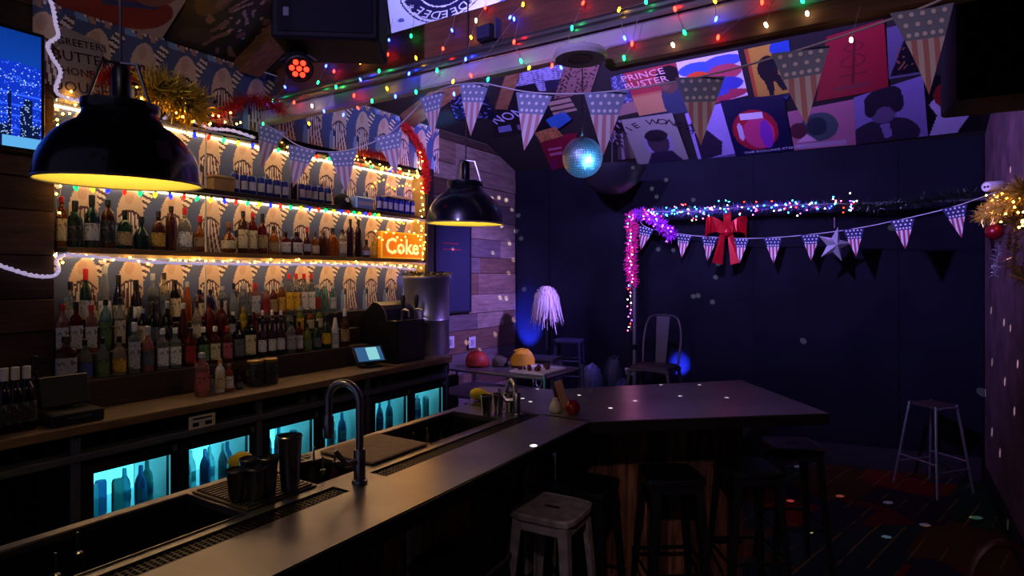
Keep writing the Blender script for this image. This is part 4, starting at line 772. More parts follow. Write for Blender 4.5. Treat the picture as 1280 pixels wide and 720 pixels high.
poster('dark concert photo poster with a pale margin beside the red poster', 'B', [(1108, 35), (1165, 20), (1168, 90), (1111, 99)], [('t', [(.03, .05), (1, .05), (1, .9), (.75, .7), (.5, .95)], '14101a'), ('b', .2, .15, .8, .6, 9, .6, '84503c')], '5c5478', k=2)
poster('grey portrait poster of a curly haired man in a dark jacket', 'B', [(1067, 122), (1154, 94), (1160, 170), (1070, 181)], [('e', .4, .12, .5, .35, '2c2638'), ('e', .42, .62, .2, .25, '5c4c70'), ('e', .42, .85, .27, .17, '221c2c'), ('e', .24, .7, .09, .17, '221c2c'), ('e', .62, .7, .1, .17, '221c2c'), ('t', [(.36, .36), (.5, .36), (.52, .1), (.42, .05)], '786aa0'), ('r', .33, .66, .38, .69, '30283c'), ('r', .46, .66, .52, .69, '30283c')], '7c6ea8', k=4)
poster('black poster of a pale hand under a splash of red', 'B', [(1155, 96), (1243, 88), (1243, 160), (1160, 170)], [('t', [(.02, 0), (.45, 0), (.7, .4), (.5, .6), (.2, .75), (.05, .55), (.16, .35)], 'b0a4cc'), ('e', .42, .68, .3, .24, '7a1c20'), ('e', .78, .8, .1, .08, 'b0a4cc'), ('e', .74, .6, .09, .07, 'b0a4cc'), ('r', .35, .3, .38, .5, '7a1c20')], '0c0a12', k=1)
poster('pink poster with a round dark green vignette', 'B', [(984, 140), (1067, 124), (1070, 181), (993, 188)], [('r', .03, .03, .85, .16, 'a890b0'), ('e', .45, .52, .3, .34, '405058'), ('e', .42, .55, .16, .22, '28303c'), ('e', .12, .5, .14, .2, '502434'), ('t', [(.05, .2), (.25, .4), (.4, .2)], 'c8a0c0')], 'a86a84', k=3)
poster('blue poster of glossy red lips and pink tongue shape', 'B', [(900, 126), (979, 118), (991, 188), (920, 196)], [('e', .45, .45, .38, .36, 'a01c34'), ('e', .5, .4, .26, .28, 'c03c78'), ('r', .25, .66, .62, .76, 'd8d0e8'), ('e', .62, .36, .1, .26, '8030b0'), ('e', .2, .45, .05, .16, 'c8b8e0')], '14123c', [('THE ROLLING STONES', .68, .06, .055, 'b8b0d0')], k=5)
poster('pale violet poster with a dark seated figure', 'B', [(856, 142), (901, 129), (921, 196), (874, 204)], [('t', [(.1, .6), (.35, .72), (.75, .35), (.65, .1), (.1, .05)], '2a2038'), ('e', .2, .75, .14, .1, '2a2038'), ('r', 0, 0, 1, .07, '584c84')], 'a090d8', k=4)
poster('grey portrait poster with rays of letters, lettered Stevie Wonder', 'B', [(776, 150), (840, 141), (861, 199), (798, 207)], [('e', .55, .42, .27, .32, '8c84b0'), ('e', .55, .45, .2, .26, '3c3040'), ('e', .55, .6, .22, .13, '241c28'), ('t', [(.2, .0), (.9, .0), (.75, .25), (.35, .25)], '281e38'), ('r', .42, .5, .68, .56, '181420')], '8c8c88',
       [('STEVIE WONDER', .55, .42, .15, '241c28', (.46, 2.95, .215))], k=6)
poster('small star spangled photo poster beside the hip board', 'B', [(763, 97), (779, 92), (797, 140), (770, 146)], [('b', 0, 0, 1, 1, 12, .5, '8c94c8'), ('r', 0, 0, 1, .3, '90706c')], '3c406c', n=50, k=0)
poster('black and white band photo poster above the mirror ball', 'B', [(742, 132), (775, 150), (798, 195), (764, 178)], [('b', 0, 0, 1, 1, 7, .35, '9c88a8'), ('r', 0, 0, .05, 1, 'b0a8c0')], '1c141c', n=50, k=2)
poster('brown striped flyer strip beside the grey portrait poster', 'B', [(772, 168), (790, 160), (800, 197), (772, 200)], [('r', .2, 0, .35, 1, '8c8498'), ('r', .6, 0, .75, 1, '6c6048')], '4c4048', n=50, k=5)
poster('black poster with slanted white lettering and two blue patches', 'A', [(605, 116), (668, 104), (700, 158), (618, 172)], [('r', .1, .1, .3, .24, '6c74b8'), ('r', .4, .08, .6, .2, '5c6088'), ('e', .1, .75, .1, .18, '3c4470')], '0c0c18', [('NONA', .4, .45, .24, 'b0b0e0', .2)], k=2)
poster('pale violet scribbled graphic poster', 'A', [(636, 88), (704, 78), (712, 110), (640, 118)], [('b', 0, 0, 1, 1, 14, .45, '30304c'), ('r', .6, 0, 1, .4, '20203c')], '8c8cb8', k=1)
poster('brown sepia poster of dark streaks', 'A', [(705, 84), (750, 80), (738, 116), (692, 124)], [('b', 0, 0, 1, 1, 9, .4, '2a1c24')], '7c5c58', k=3)
poster('small bright blue framed print', 'A', [(682, 150), (704, 138), (716, 150), (694, 166)], [('r', 0, 0, 1, .1, '0a0a10'), ('b', .1, .2, .9, .9, 8, .6, '3c78c0')], '2c5cb0', n=40, k=4)
poster('crimson flyer with pale slashes behind the mirror ball', 'A', [(672, 172), (722, 166), (712, 206), (690, 214)], [('r', .15, .6, .6, .66, 'b06890'), ('r', .15, .45, .6, .52, 'b06890'), ('b', 0, 0, .5, .35, 10, .5, '50287c')], '7c1430', n=50, k=3)
poster('orange and tan comic print below the blue framed print', 'A', [(668, 166), (694, 158), (704, 170), (676, 178)], [('b', 0, 0, 1, 1, 9, .4, '50301c')], 'b07848', n=40, k=5)
poster('tan striped photo strip above the blue framed print', 'A', [(684, 128), (712, 122), (722, 138), (692, 144)], [('r', 0, .2, 1, .35, '3c2c2c'), ('r', 0, .6, 1, .72, '3c2c2c')], 'a08878', n=40, k=4)
poster('dark blue abstract poster beside the slanted lettering', 'A', [(560, 122), (604, 112), (622, 148), (570, 150)], [('b', 0, 0, 1, 1, 7, .5, '5a62a8')], '10102c', n=50, k=3)
poster('big white poster of red shapes with a blue band on the near slope', 'S', [(62, -30), (252, -30), (197, 57), (75, 25)], [('e', .3, .55, .42, .36, '9c3c30'), ('e', .62, .42, .35, .26, '9c3c30'), ('r', .35, .5, .8, .6, '3c4c84'), ('e', .75, .75, .18, .2, 'a06858'), ('e', .15, .25, .1, .06, '9c3c30')], 'c4b6a4', k=1)
poster('dark poster of crouching figures on the near slope', 'S', [(253, -30), (388, -30), (290, 82), (200, 58)], [('e', .25, .75, .18, .25, '5c4428'), ('b', .3, .1, 1, .9, 6, .5, '7c5a58'), ('b', .5, .3, 1, 1, 11, .65, 'b090a0'), ('e', .3, .25, .2, .1, '3a3430')], '140e14', k=0)
poster('pale notice lettered in black above the near pendant lamp', 'W', [(77, 32), (126, 53), (133, 128), (71, 120)], [('b', .6, 0, 1, .5, 12, .4, '8c3c40')], '9c8c88',
       [('GREETERS', .5, .84, .15, '1c1418'), ('BUTTER', .5, .62, .22, '3a1418'), ('HONEST', .55, .4, .16, '3a1418'), ('DOUGH', .5, .16, .22, '1c1418')], k=2)
# banner with a round seal on the bar-side slope
t = poster('large pale banner with a dark round lettered seal above the timber beam', 'S', [(470, -110), (720, -130), (650, 25), (492, 62)], [('e', .36, .52, .3, .36, '14123c'), ('o', .36, .52, .29, .35, .05, 'd0cce8'), ('o', .36, .52, .185, .225, .05, 'd0cce8'), ('e', .36, .5, .1, .14, 'a8a4d0'), ('r', .3, .38, .42, .54, '4c4880'), ('b', .75, 0, 1, 1, 5, .7, '4850a0'), ('b', 0, 0, .12, .4, 9, .7, '5058a0')], 'c8c8e8', n=120, k=2, cat='banner', name='seal_banner')
pB, nB = plane('S', 2); cB = [onp(u, v, pB, nB) for u, v in [(470, -110), (720, -130), (650, 25), (492, 62)]]
def bil(u, v): return (cB[3] * (1 - u) + cB[2] * u) * (1 - v) + (cB[0] * (1 - u) + cB[1] * u) * v
ctr = bil(.36, .52); ex = (bil(.37, .52) - ctr) * 100 * .24; ey = (bil(.36, .53) - ctr) * 100 * .285
for i, ch in enumerate('JOEY*DEEDEE*JOHNNY*TOMMY*'):
    a = .25 - i * 2 * math.pi / 25; o_ = ctr + ex * math.cos(a) + ey * math.sin(a); rad = (ex * math.cos(a) + ey * math.sin(a)); tan = (ex * -math.sin(a) + ey * math.cos(a))
    M = frame(o_, -tan if False else (ex * math.sin(a) - ey * math.cos(a)), rad)
    if M.col[2].xyz.dot(O - o_) < 0: M = M @ Matrix.Rotation(math.pi, 4, 'Y')
    part('lettering', text_mb(ch, .11, Matrix.Translation(M.col[2].xyz * .003) @ M, .0006), mat('ink_seal', 'd0cce8', .5), t)

# ================================================================== TELEVISION
tx = WX + .06; a0, a1 = onx(57, 0, tx), onx(57, 194, tx); yR = a1.y; zB_ = a1.z; yL = yR - 1.05; zT = zB_ + .62
t = thing('television', (tx - .03, (yL + yR) / 2, zB_), 'wall mounted television showing a blue night city skyline', 'television')
part('casing', MB().box((WX + .012, yL, zB_), (tx, yR, zT), bev=.006), M_BLACK, t)
ny, nx = 130, 220; rng = np.random.RandomState(4); X, Y = np.meshgrid((np.arange(nx) + .5) / nx, (np.arange(ny) + .5) / ny)
A = np.zeros((ny, nx, 3)); A[:] = np.array(lin('0a3a98')); A *= (.45 + .9 * np.clip(1.1 - Y, 0, .6))[..., None]
sea = Y < .7 + .03 * np.sin(X * 9); A[sea] = np.array(lin('0a28a0')); den = .06 + .2 * (.5 + .5 * np.sin(X * 17 + 3 * np.sin(Y * 21))) * (.5 + .5 * np.cos(Y * 34 + X * 5)); lights_ = sea & (rng.rand(ny, nx) < den)
A[lights_] = np.array(lin('3c68f0')); A[lights_ & (rng.rand(ny, nx) < .35)] = lin('a8c4ff')
for k_ in range(4): A[np.abs(Y - (.52 - .11 * k_ - .12 * (X - .5) + .02 * np.sin(X * 6 + k_))) < .007] = lin('2850ff')
for k_ in range(30):
    x0 = rng.rand(); wd = .015 + .035 * rng.rand(); hh = .14 + .34 * rng.rand() * (1 if k_ % 4 else 1.3); b = (X > x0) & (X < x0 + wd) & (Y < hh); A[b] = np.array(lin('041034')); A[b & (rng.rand(ny, nx) < .1)] = lin('88a8d8')
A[(Y < .09) & (X > .84)] = lin('4c90c0')
sheet('screen', [(tx + .002, yL + .02, zT - .02), (tx + .002, yR - .02, zT - .02), (tx + .002, yR - .02, zB_ + .02), (tx + .002, yL + .02, zB_ + .02)], A, attr_mat('screen_glow', .3, 1.6), t, ORG[t.name])

# ================================================================== PENDANT LAMPS, MIRROR BALL, FITTINGS
M_SHADE = mat('navy_enamel', '10101c', .28, .2, coat=.4); M_SHIN = mat('yellow_enamel', 'd8c860', .5)
def pendant(c, label, tilt=(0, 0), tag_a=-.3):
    r = .21; t = thing('pendant_lamp', c, label, 'lamp'); t.rotation_euler = (tilt[0], tilt[1], 0)
    pr = [(r * 1.0, .0), (r * 1.015, .004), (r * 1.01, .012)] + [(r * math.cos(a), .012 + .19 * math.sin(a)) for a in [i * 1.02 / 8 for i in range(1, 9)]] + [(.1, .19), (.095, .205), (.1, .212), (.1, .232), (.06, .24), (.001, .242)]
    part('shade', MB().lathe(pr, seg=40, cap0=False), M_SHADE, t, True, local=True)
    pi_ = [(r * .995, .001)] + [((r - .006) * math.cos(a), .01 + .182 * math.sin(a)) for a in [i * 1.02 / 8 for i in range(0, 9)]] + [(.001, .185)]
    part('inner_lining', MB().lathe(pi_[::-1], seg=40, cap0=False, cap1=False), M_SHIN, t, True, local=True); part('rim', MB().tube([(r * 1.01 * math.cos(a), r * 1.01 * math.sin(a), .002) for a in [i * 2 * math.pi / 40 for i in range(40)]], .004, 6, close=True), mat('rim_steel', 'b0a890', .35, .7), t, True, local=True)
    for k in range(3): a = k * 2.094 + .5; part('bracket', MB().tube([(.085 * math.cos(a), .085 * math.sin(a), .235), (.05 * math.cos(a), .05 * math.sin(a), .345), (.0, 0, .35)], .005, 6), M_CHROME, t, True, local=True)
    part('lamp_holder', MB().lathe([(.022, .24), (.024, .25), (.024, .33), (.015, .345)], seg=10), M_BLKM, t, True, local=True)
    part('bulb', MB().lathe([(.001, .10), (.022, .106), (.03, .125), (.022, .15), (.014, .17), (.014, .186)], seg=14), mat('lamp_bulb', 'fff0c0', .4, emit='ffc860', es=14), t, True, local=True)
    part('sticker', MB().lathe([(r * math.cos(a) + .0015, .012 + .19 * math.sin(a)) for a in (.25, .4, .55)], seg=4, a0=tag_a, a1=tag_a + .22, cap0=False, cap1=False), mat('plum_sticker', '5a3a48', .6), t, local=True)
    part('cord', MB().tube([(0, 0, .34), (0, 0, min(zs(c[0]), zb(c[0], c[1])) - c[2] - .02)], .004, 6), M_CORD, t, local=True)
    point('pendant_glow', (c[0], c[1], c[2] + .08), (1, .76, .32), 3.0, .03)
pendant(tuple(att(152, 229, 1.77)), 'dark enamel dome pendant with yellow lining hanging near the television', (math.radians(1), math.radians(1.5)), .0)
pendant(tuple(att(581, 280, 3.32)), 'dark enamel dome pendant with yellow lining hanging before the chalkboard', (math.radians(.5), math.radians(1.4)), .75)
# mirror ball
bc = att(728, 197, 3.75); br_ = .125
t = thing('mirror_ball', tuple(bc - Vector((0, 0, br_))), 'hanging mirror ball with cyan lit lower half', 'mirror ball')
tl = MB(); MIR = mat('mirror_tile', 'd0d8e0', .42, 1); core = MB().ball(tuple(bc), br_ - .003, 20, 14)
part('core', core, mat('ball_core', '404048', .5), t, True)
nr = 24
for j in range(nr):
    th0, th1 = math.pi * (j + .06) / nr, math.pi * (j + .94) / nr; nseg = max(4, int(2 * nr * math.sin((th0 + th1) / 2)))
    for i in range(nseg):
        ph0, ph1 = 2 * math.pi * (i + .06) / nseg, 2 * math.pi * (i + .94) / nseg
        c_ = Vector((math.sin((th0 + th1) / 2) * math.cos((ph0 + ph1) / 2), math.sin((th0 + th1) / 2) * math.sin((ph0 + ph1) / 2), math.cos((th0 + th1) / 2))); jit = Vector((R.gauss(0, .05), R.gauss(0, .05), R.gauss(0, .05)))
        q = [bc + Vector((math.sin(a) * math.cos(b), math.sin(a) * math.sin(b), math.cos(a))) * br_ for a, b in ((th0, ph0), (th1, ph0), (th1, ph1), (th0, ph1))]; mid = sum(q, Vector()) / 4; N = (c_ + jit).normalized()
        q = [p - N * (p - mid).dot(N) for p in q]; tl.quad(*q)
part('mirror_tile', tl, MIR, t)['kind'] = 'stuff'
part('cap', MB().lathe([(.02, br_ - .004), (.02, br_ + .01), (.008, br_ + .016)], c=tuple(bc), seg=10), M_CHROME, t, True); part('hook', MB().tube([bc + Vector((0, .008 * math.cos(a), br_ + .026 + .012 * math.sin(a))) for a in [i * 6.283 / 10 for i in range(10)]], .003, 5, close=True), M_CHROME, t)
part('chain', MB().tube([bc + Vector((0, 0, br_ + .035)), Vector((bc.x, bc.y, min(zs(bc.x), zb(bc.x, bc.y)) - .015))], .003, 5), M_CHROME, t)
# added unseen pin spot for the cyan light on the ball's lower half
sp_ = Vector((.55, 2.3, 1.35)); spot('added_pin_spot', sp_, bc + Vector((0, 0, -.03)), (.08, .42, 1.0), 2600, 9, .4, .04)
t = thing('added_pin_spot_lamp', (.64, 2.3, 1.25), 'added unseen pin spot lighting the lower half of the mirror ball', 'lamp'); aimM = (bc - sp_).to_track_quat('Z', 'Y').to_matrix().to_4x4()
part('can', MB().lathe([(.03, -.16), (.045, -.14), (.045, -.02)], c=(sp_.x, sp_.y, sp_.z), seg=14, M=aimM, cap1=False), M_BLACK, t, True); part('bracket', MB().box((.6, 2.28, 1.27), (.72, 2.32, 1.3)), M_BLACK, t)
# light spots thrown by the facets
rr = random.Random(21)
def dsp(tgt, W=None):
    d = (Vector(tgt) - bc); l = spot('mirror_ball_ray', bc + d.normalized() * (br_ + .015), tgt, (1, .95, 1), 1300, .55, .3, .002)
def lspot(u, v, pl):
    q = {'f': lambda: onz(u, v, 0), 'b': lambda: onz(u, v, BZ), 'l': lambda: onx(u, v, WX), 'r': lambda: onx(u, v, .72), 'k': lambda: onp(u, v, BW0, BN)}[pl](); dsp(q)
for u, v, pl in [(565, 312, 'l'), (561, 347, 'l'), (627, 282, 'l'), (637, 304, 'l'), (645, 289, 'l'), (616, 316, 'l'), (633, 250, 'l'), (640, 262, 'l'), (624, 247, 'l'), (615, 248, 'l'), (642, 325, 'l'), (636, 341, 'l'), (625, 372, 'l'), (633, 373, 'l'), (619, 418, 'l'), (642, 400, 'l'), (600, 438, 'l'), (583, 428, 'l'), (647, 270, 'l'), (650, 300, 'l'),
                 (672, 486, 'b'), (765, 480, 'b'), (826, 481, 'b'), (874, 481, 'b'), (850, 495, 'b'), (909, 497, 'b'), (763, 510, 'b'), (724, 494, 'b'), (653, 498, 'b'), (663, 502, 'b'), (667, 557, 'b'), (794, 501, 'b'),
                 (1015, 572, 'f'), (997, 583, 'f'), (1050, 620, 'f'), (1110, 628, 'f'), (1156, 656, 'f'), (1220, 647, 'f'), (988, 626, 'f'), (1108, 671, 'f'), (1011, 665, 'f'),
                 (1239, 388, 'r'), (1255, 403, 'r'), (1263, 410, 'r'), (1240, 453, 'r'), (1231, 492, 'r'), (1256, 477, 'r'), (1268, 514, 'r'), (1240, 540, 'r'), (1250, 566, 'r'), (1266, 661, 'r'), (1263, 212, 'r'), (1272, 455, 'r'),
                 (655, 362, 'k'), (867, 371, 'k'), (873, 370, 'k'), (891, 378, 'k'), (898, 330, 'k'), (842, 313, 'k'), (895, 347, 'k'), (808, 213, 'k'), (833, 225, 'k'), (815, 236, 'k'), (821, 246, 'k'), (867, 250, 'k'), (862, 260, 'k'), (1005, 427, 'k'), (823, 312, 'k'), (1116, 285, 'k')]:
    lspot(u, v, pl)
# round ceiling fitting under the timber beam
q = ony(725, 70, 2.46); t = thing('ceiling_fitting', (q.x, 2.46, q.z - .03), 'round white unlit fitting bracketed to the pale beam', 'fitting')
part('dish', MB().lathe([(.03, .02), (.112, .014), (.122, .03), (.112, .05), (.02, .056)], seg=32), mat('fitting_white', 'c8c6cc', .5), t, True, local=True); part('ring', MB().tube([(.055 * math.cos(a), .055 * math.sin(a), .016) for a in [i * 6.283 / 20 for i in range(20)]], .005, 5, close=True), mat('fitting_ring', '9a98a0', .5), t, True, local=True); part('bracket', MB().tube([(0, 0, .05), (0, .04, .1), (0, .165, .1)], .01, 6), M_BLKM, t, True, local=True)
# loudspeakers
def speaker(c, size, rz, label, ztop):
    t = thing('loudspeaker', c, label, 'speaker', rz=rz); a, b, h = size
    part('cabinet', MB().box((-a / 2, -b / 2, 0), (a / 2, b / 2, h), bev=.012), mat('speaker_black', '0b0b10', .7, spec=.15), t, local=True); part('grille', MB().box((-a / 2 + .03, -b / 2 - .006, .03), (a / 2 - .03, -b / 2 - .0005, h - .03), bev=.002), mat('speaker_grille', '0e0e14', .8, spec=.1), t, local=True)
    part('badge', MB().box((-a / 2 + .06, -b / 2 - .009, .1), (-a / 2 + .085, -b / 2 - .0065, .14)), mat('speaker_badge', '3c3c44', .4, .5), t, local=True); part('hanger', MB().box((-.02, -.02, h), (.02, .02, ztop - c[2])), M_BLKM, t, local=True)
q = att(416, 60, 3.0); speaker((q.x, q.y, q.z - .02), (.5, .34, .62), YAW + .08, 'big black loudspeaker hung above the red stage lamp', zs(q.x) - .0)
speaker((.47, 3.85, 2.66), (.42, .4, .66), .1, 'big black loudspeaker hung by the brick wall', min(zs(.47), zb(.47, 3.85)))
# red LED par lamp hung under the first loudspeaker
q = att(374, 86, 2.95); t = thing('par_lamp', tuple(q), 'black LED stage lamp with seven red diodes', 'lamp'); N = (O - q).normalized(); N = (N + Vector((.1, 0, -.55))).normalized(); MQ = Matrix.Translation(q) @ N.to_track_quat('Z', 'Y').to_matrix().to_4x4()
cn = MB().lathe([(.04, -.12), (.062, -.1), (.068, .0), (.06, .004), (.058, -.004), (.001, -.004)], seg=24); cn.xf(MQ); part('can', cn, M_BLACK, t, True)
for i in range(7):
    a = i * math.pi / 3; rd = 0 if i == 6 else .034; L = MB().lathe([(.0135, -.003), (.0125, .002), (.001, .004)], c=(rd * math.cos(a), rd * math.sin(a), 0), seg=10); L.xf(MQ); part('diode', L, mat('diode_red', 'ff6040', .3, emit='ff2a12', es=5), t, True)
part('yoke', MB().tube([q + Vector((0, 0, .02)) - N * .05 + Vector((CS, SN, 0)) * .09, q + Vector((0, 0, .075)) - N * .05, q + Vector((0, 0, .02)) - N * .05 - Vector((CS, SN, 0)) * .09], .006, 5), M_BLKM, t); part('stem', MB().tube([q + Vector((0, 0, .075)) - N * .05, q + Vector((0.0, 0.0, .098))], .008, 5), M_BLKM, t)
# small flood on the beam
q = ony(612, 45, 2.655); t = thing('clamp_flood', tuple(q), 'small black clamp flood on the timber beam', 'lamp'); part('body', MB().box((-.05, -.06, -.04), (.05, .02, .045), bev=.01), M_BLACK, t, local=True); part('bracket', MB().box((.05, -.03, -.03), (.06, .02, .08)), M_GREYM, t, local=True); part('lens', MB().box((-.04, -.064, -.03), (.04, -.0605, .035)), mat('flood_lens', '404060', .2), t, local=True)

# ================================================================== BUNTING
def flag_mesh(seed, w=.175, h=.25):
    rr = random.Random(seed); mb = MB(); b1, b2 = rr.uniform(-.03, .03), rr.uniform(-.02, .02)
    def P(x, z, e=0): k = -z / h; return (x, b1 * k * k + b2 * math.sin(x * 18) * k + e, z)
    def wd(z): return w / 2 * (1 + z / h)
    hb = .36 * h; NZ = 4
    for s in (0,):
        mb.cur = 0
        for i in range(NZ):
            z0, z1 = -hb * i / NZ, -hb * (i + 1) / NZ
            for j in range(4):
                a, b = -1 + j / 2, -1 + (j + 1) / 2; mb.quad(P(a * wd(z0), z0), P(b * wd(z0), z0), P(b * wd(z1), z1), P(a * wd(z1), z1))
        W = wd(-hb); ns = 7; sw = 2 * W / ns
        for k in range(ns):
            mb.cur = 1 + (k % 2); x0, x1 = -W + k * sw, -W + (k + 1) * sw
            za = lambda x: -h * (1 - abs(x) * 2 / w)
            for i in range(4):
                q0, q1 = i / 4, (i + 1) / 4; zA0 = -hb + (za(x0) + hb) * q0; zA1 = -hb + (za(x0) + hb) * q1; zB0 = -hb + (za(x1) + hb) * q0; zB1 = -hb + (za(x1) + hb) * q1
                if k == 3: zm0, zm1 = -hb + (-h + hb) * q0, -hb + (-h + hb) * q1; mb.add([P(x0, zA0), P(0, zm0), P(0, zm1), P(x0, zA1)], [(0, 1, 2, 3)]); mb.add([P(0, zm0), P(x1, zB0), P(x1, zB1), P(0, zm1)], [(0, 1, 2, 3)])
                else: mb.add([P(x0, zA0), P(x1, zB0), P(x1, zB1), P(x0, zA1)], [(0, 1, 2, 3)])
    mb.cur = 3
    for i in range(3):
        z = -hb * (i + .5) / 3; nst = 5 - (i % 2)
        for j in range(nst):
            x = (-1 + 2 * (j + .5) / nst) * wd(z) * .92
            for e in (-.0012, .0012): mb.add([P(x + .0075 * math.cos(a), z + .0075 * math.sin(a), e) for a in [q * 1.0472 for q in range(6)]], [tuple(range(6))])
    return mb.mesh('flag', [mat('flag_blue', '8490b0', .8), mat('flag_white', 'dcd8dc', .8), mat('flag_red', 'c88c94', .8), mat('flag_star', 'e8e6ee', .8)])
FL = [flag_mesh(i) for i in range(5)]
def flags_dark():
    out = []
    for m in FL:
        c = m.copy(); c.materials[0] = mat('flag_navy', '26305c', .8); c.materials[2] = mat('flag_red2', '9c3c50', .8); out.append(c)
    return out
FLD = flags_dark()
def bunting(pts, idx, label, meshes, scale=1.0, yaw_mix=.5):
    P = [Vector(p) for p in pts]; t = thing('flag_bunting', tuple(P[0]), label, 'bunting'); path = smooth_path(P, 6)
    part('cord', MB().tube(path, .0035, 5), mat('white_tape', 'd0ccd8', .7), t)
    for n, i in enumerate(idx):
        d = (P[min(i + 1, len(P) - 1)] - P[max(i - 1, 0)]); yaw = math.atan2(d.y, d.x); pitch = math.atan2(d.z, math.hypot(d.x, d.y))
        # flags turn on the cord so each hangs a little toward the room
        f = (yaw - YAW + math.pi) % math.pi; f = f - math.pi if f > math.pi / 2 else f; yaw2 = YAW + f * (1 - yaw_mix) + R.uniform(-.2, .2)
        fl = obj('flag', meshes[n % 5], t, P[i] - ORG[t.name], (0, -pitch * .6 if math.cos(yaw - YAW) > 0 else pitch * .6, yaw2), scale)
N1 = [(312, 150, 3.6), (340, 160, 3.6), (378, 184, 3.6), (428, 189, 3.6), (485, 168, 3.55), (540, 118, 3.28), (593, 104, 2.9), (668, 116, 2.55), (757, 115, 2.4), (875, 96, 2.15), (1000, 62, 1.95), (1152, 10, 1.75), (1210, -20, 1.7)]
bunting([att(*n) for n in N1], [1, 2, 3, 4, 5, 6, 7, 8, 9, 10, 11], 'pale faded star and stripe pennant bunting strung under the roof beam', FL, 1.0, .6)
N2 = [(798, 270, 6.2), (808, 284, 6.2), (855, 293, 6.15), (887, 296, 6.0), (925, 298, 5.85), (966, 297, 5.7), (1013, 293, 5.5), (1067, 286, 5.2), (1128, 274, 4.85), (1193, 258, 4.55), (1245, 240, 4.5)]
bunting([att(*n) for n in N2], [1, 2, 3, 4, 5, 6, 7, 8, 9], 'navy star and stripe pennant bunting strung across the black stage wall', FLD, .98, .7)
q = [onx(u, v, .68) for u, v in ((1250, 243), (1266, 238), (1285, 236))]
bunting(q, [1], 'single dark star pennant on tape on the brick wall among gold tinsel', FLD, .95, .3)

# ================================================================== LIGHT STRINGS
led = MB().lathe([(.001, -.012), (.005, -.008), (.0065, 0), (.005, .008), (.003, .011)], seg=8).mesh('led', M_WHITE, True)
c7 = MB().lathe([(.001, -.036), (.006, -.03), (.012, -.018), (.0125, -.008), (.009, 0), (.007, .003)], seg=10).mesh('c7', M_WHITE, True); c7s = MB().lathe([(.0075, .002), (.008, .005), (.008, .016), (.004, .018)], seg=8).mesh('socket', M_BLACK, True)
fy = MB().ball((0, 0, 0), .006, 8, 5).mesh('fairy', M_WHITE, True)
def lights(path, bulbs, label, kind='led', wire=.0018, wm=None, paths=None, name='string_lights'):
    t = thing(name, tuple(path[0]), label, 'light string'); w_ = MB()
    for p in (paths or [path]):
        w_.tube(p, wire, 4)
        if paths: part('wire', w_, mat('clear_wire', '9a98a0', .5), t); w_ = MB()
    part('wire', w_, wm or mat('clear_wire', '9a98a0', .5), t) if not paths else None
    for p, c in bulbs:
        b = obj('bulb', {'led': led, 'c7': c7, 'fairy': fy}[kind], t, Vector(p) - ORG[t.name], (R.uniform(-.4, .4), R.uniform(-.4, .4), 0), 1.0, (EC if kind == 'c7' else EM)[c])
        if kind == 'c7': obj('socket', c7s, b)
    return t
BL = [(398, 250, 'b'), (445, 228, 'g'), (525, 210, 'w'), (520, 312, 'y'), (390, 357, 'r'), (350, 330, 'b'), (665, 200, 'b'), (658, 273, 'r'), (775, 180, 'g'), (800, 290, 'y'), (980, 152, 'b'), (1075, 187, 'y'), (935, 243, 'r'), (1048, 296, 'b'), (1145, 38, 'r'), (1270, 87, 'b'), (1100, 103, 'w'), (615, 355, 'g'), (522, 398, 'b'), (765, 368, 'b'), (905, 352, 'g'), (655, 443, 'y'), (490, 478, 'r'), (580, 505, 'g'), (697, 482, 'b'), (800, 460, 'g'), (985, 408, 'y'), (1075, 378, 'r'), (1160, 397, 'g'), (990, 470, 'b'), (340, 556, 'b'), (437, 574, 'b'), (510, 540, 'r'), (265, 618, 'y'), (145, 435, 'b'), (190, 512, 'r'), (310, 412, 'g'), (400, 435, 'g'), (55, 522, 'b'), (35, 620, 'g'), (85, 505, 'g'), (280, 530, 'w')]
BL = [(320 + u / 4, v / 4, c) for u, v, c in BL] + [(640 + u / 4, v / 4, c) for u, v, c in [(55, 22, 'y'), (10, 95, 'b'), (10, 210, 'r'), (45, 305, 'g'), (85, 340, 'y'), (245, 337, 'b'), (200, 328, 'r'), (265, 255, 'y'), (300, 140, 'g'), (355, 15, 'r'), (535, 48, 'y'), (563, 190, 'b'), (600, 218, 'r'), (560, 290, 'g'), (670, 10, 'g'), (815, 45, 'r'), (805, 225, 'w'), (863, 163, 'g'), (1020, 95, 'b'), (1030, 187, 'r'), (1015, 5, 'y'), (1250, 10, 'r'), (1270, 125, 'w')]] + [(1009, 17, 'w'), (1003, 1, 'g'), (1064, 50, 'w'), (270, 165, 'b'), (296, 152, 'c')]
def beam_pt(u, v):
    z = ony(u, v, 2.57).z; return ony(u, v, 2.645 if z > 3.05 else (2.575 if z > 2.86 else 2.56))
bulbs = [(beam_pt(u, v), c) for u, v, c in BL]; cols_ = {}
for (u, v, c), (p, _) in zip(BL, bulbs): cols_.setdefault(round((u + .45 * v) / 36), []).append((v, p))
paths = [[p for v, p in sorted(g, key=lambda a: a[0])] for g in cols_.values()]; paths = [[g[0] + Vector((.03, 0, .12))] + g if len(g) > 0 else g for g in paths]
lights(paths[0], bulbs, 'multicoloured curtain of tiny bulbs dangling over the roof beams', 'led', .0014, paths=paths)
CY = 'gybr'
def c7string(us, v0, v1, u0, u1, x, label, start=0):
    pts = [onx(u, v0 + (v1 - v0) * (u - u0) / (u1 - u0), x) for u in us]; lights([p + Vector((0, 0, .016)) for p in pts], [(p, CY[(i + start) % 4]) for i, p in enumerate(pts)], label, 'c7', .003, mat('green_wire', '1c2a1c', .6))
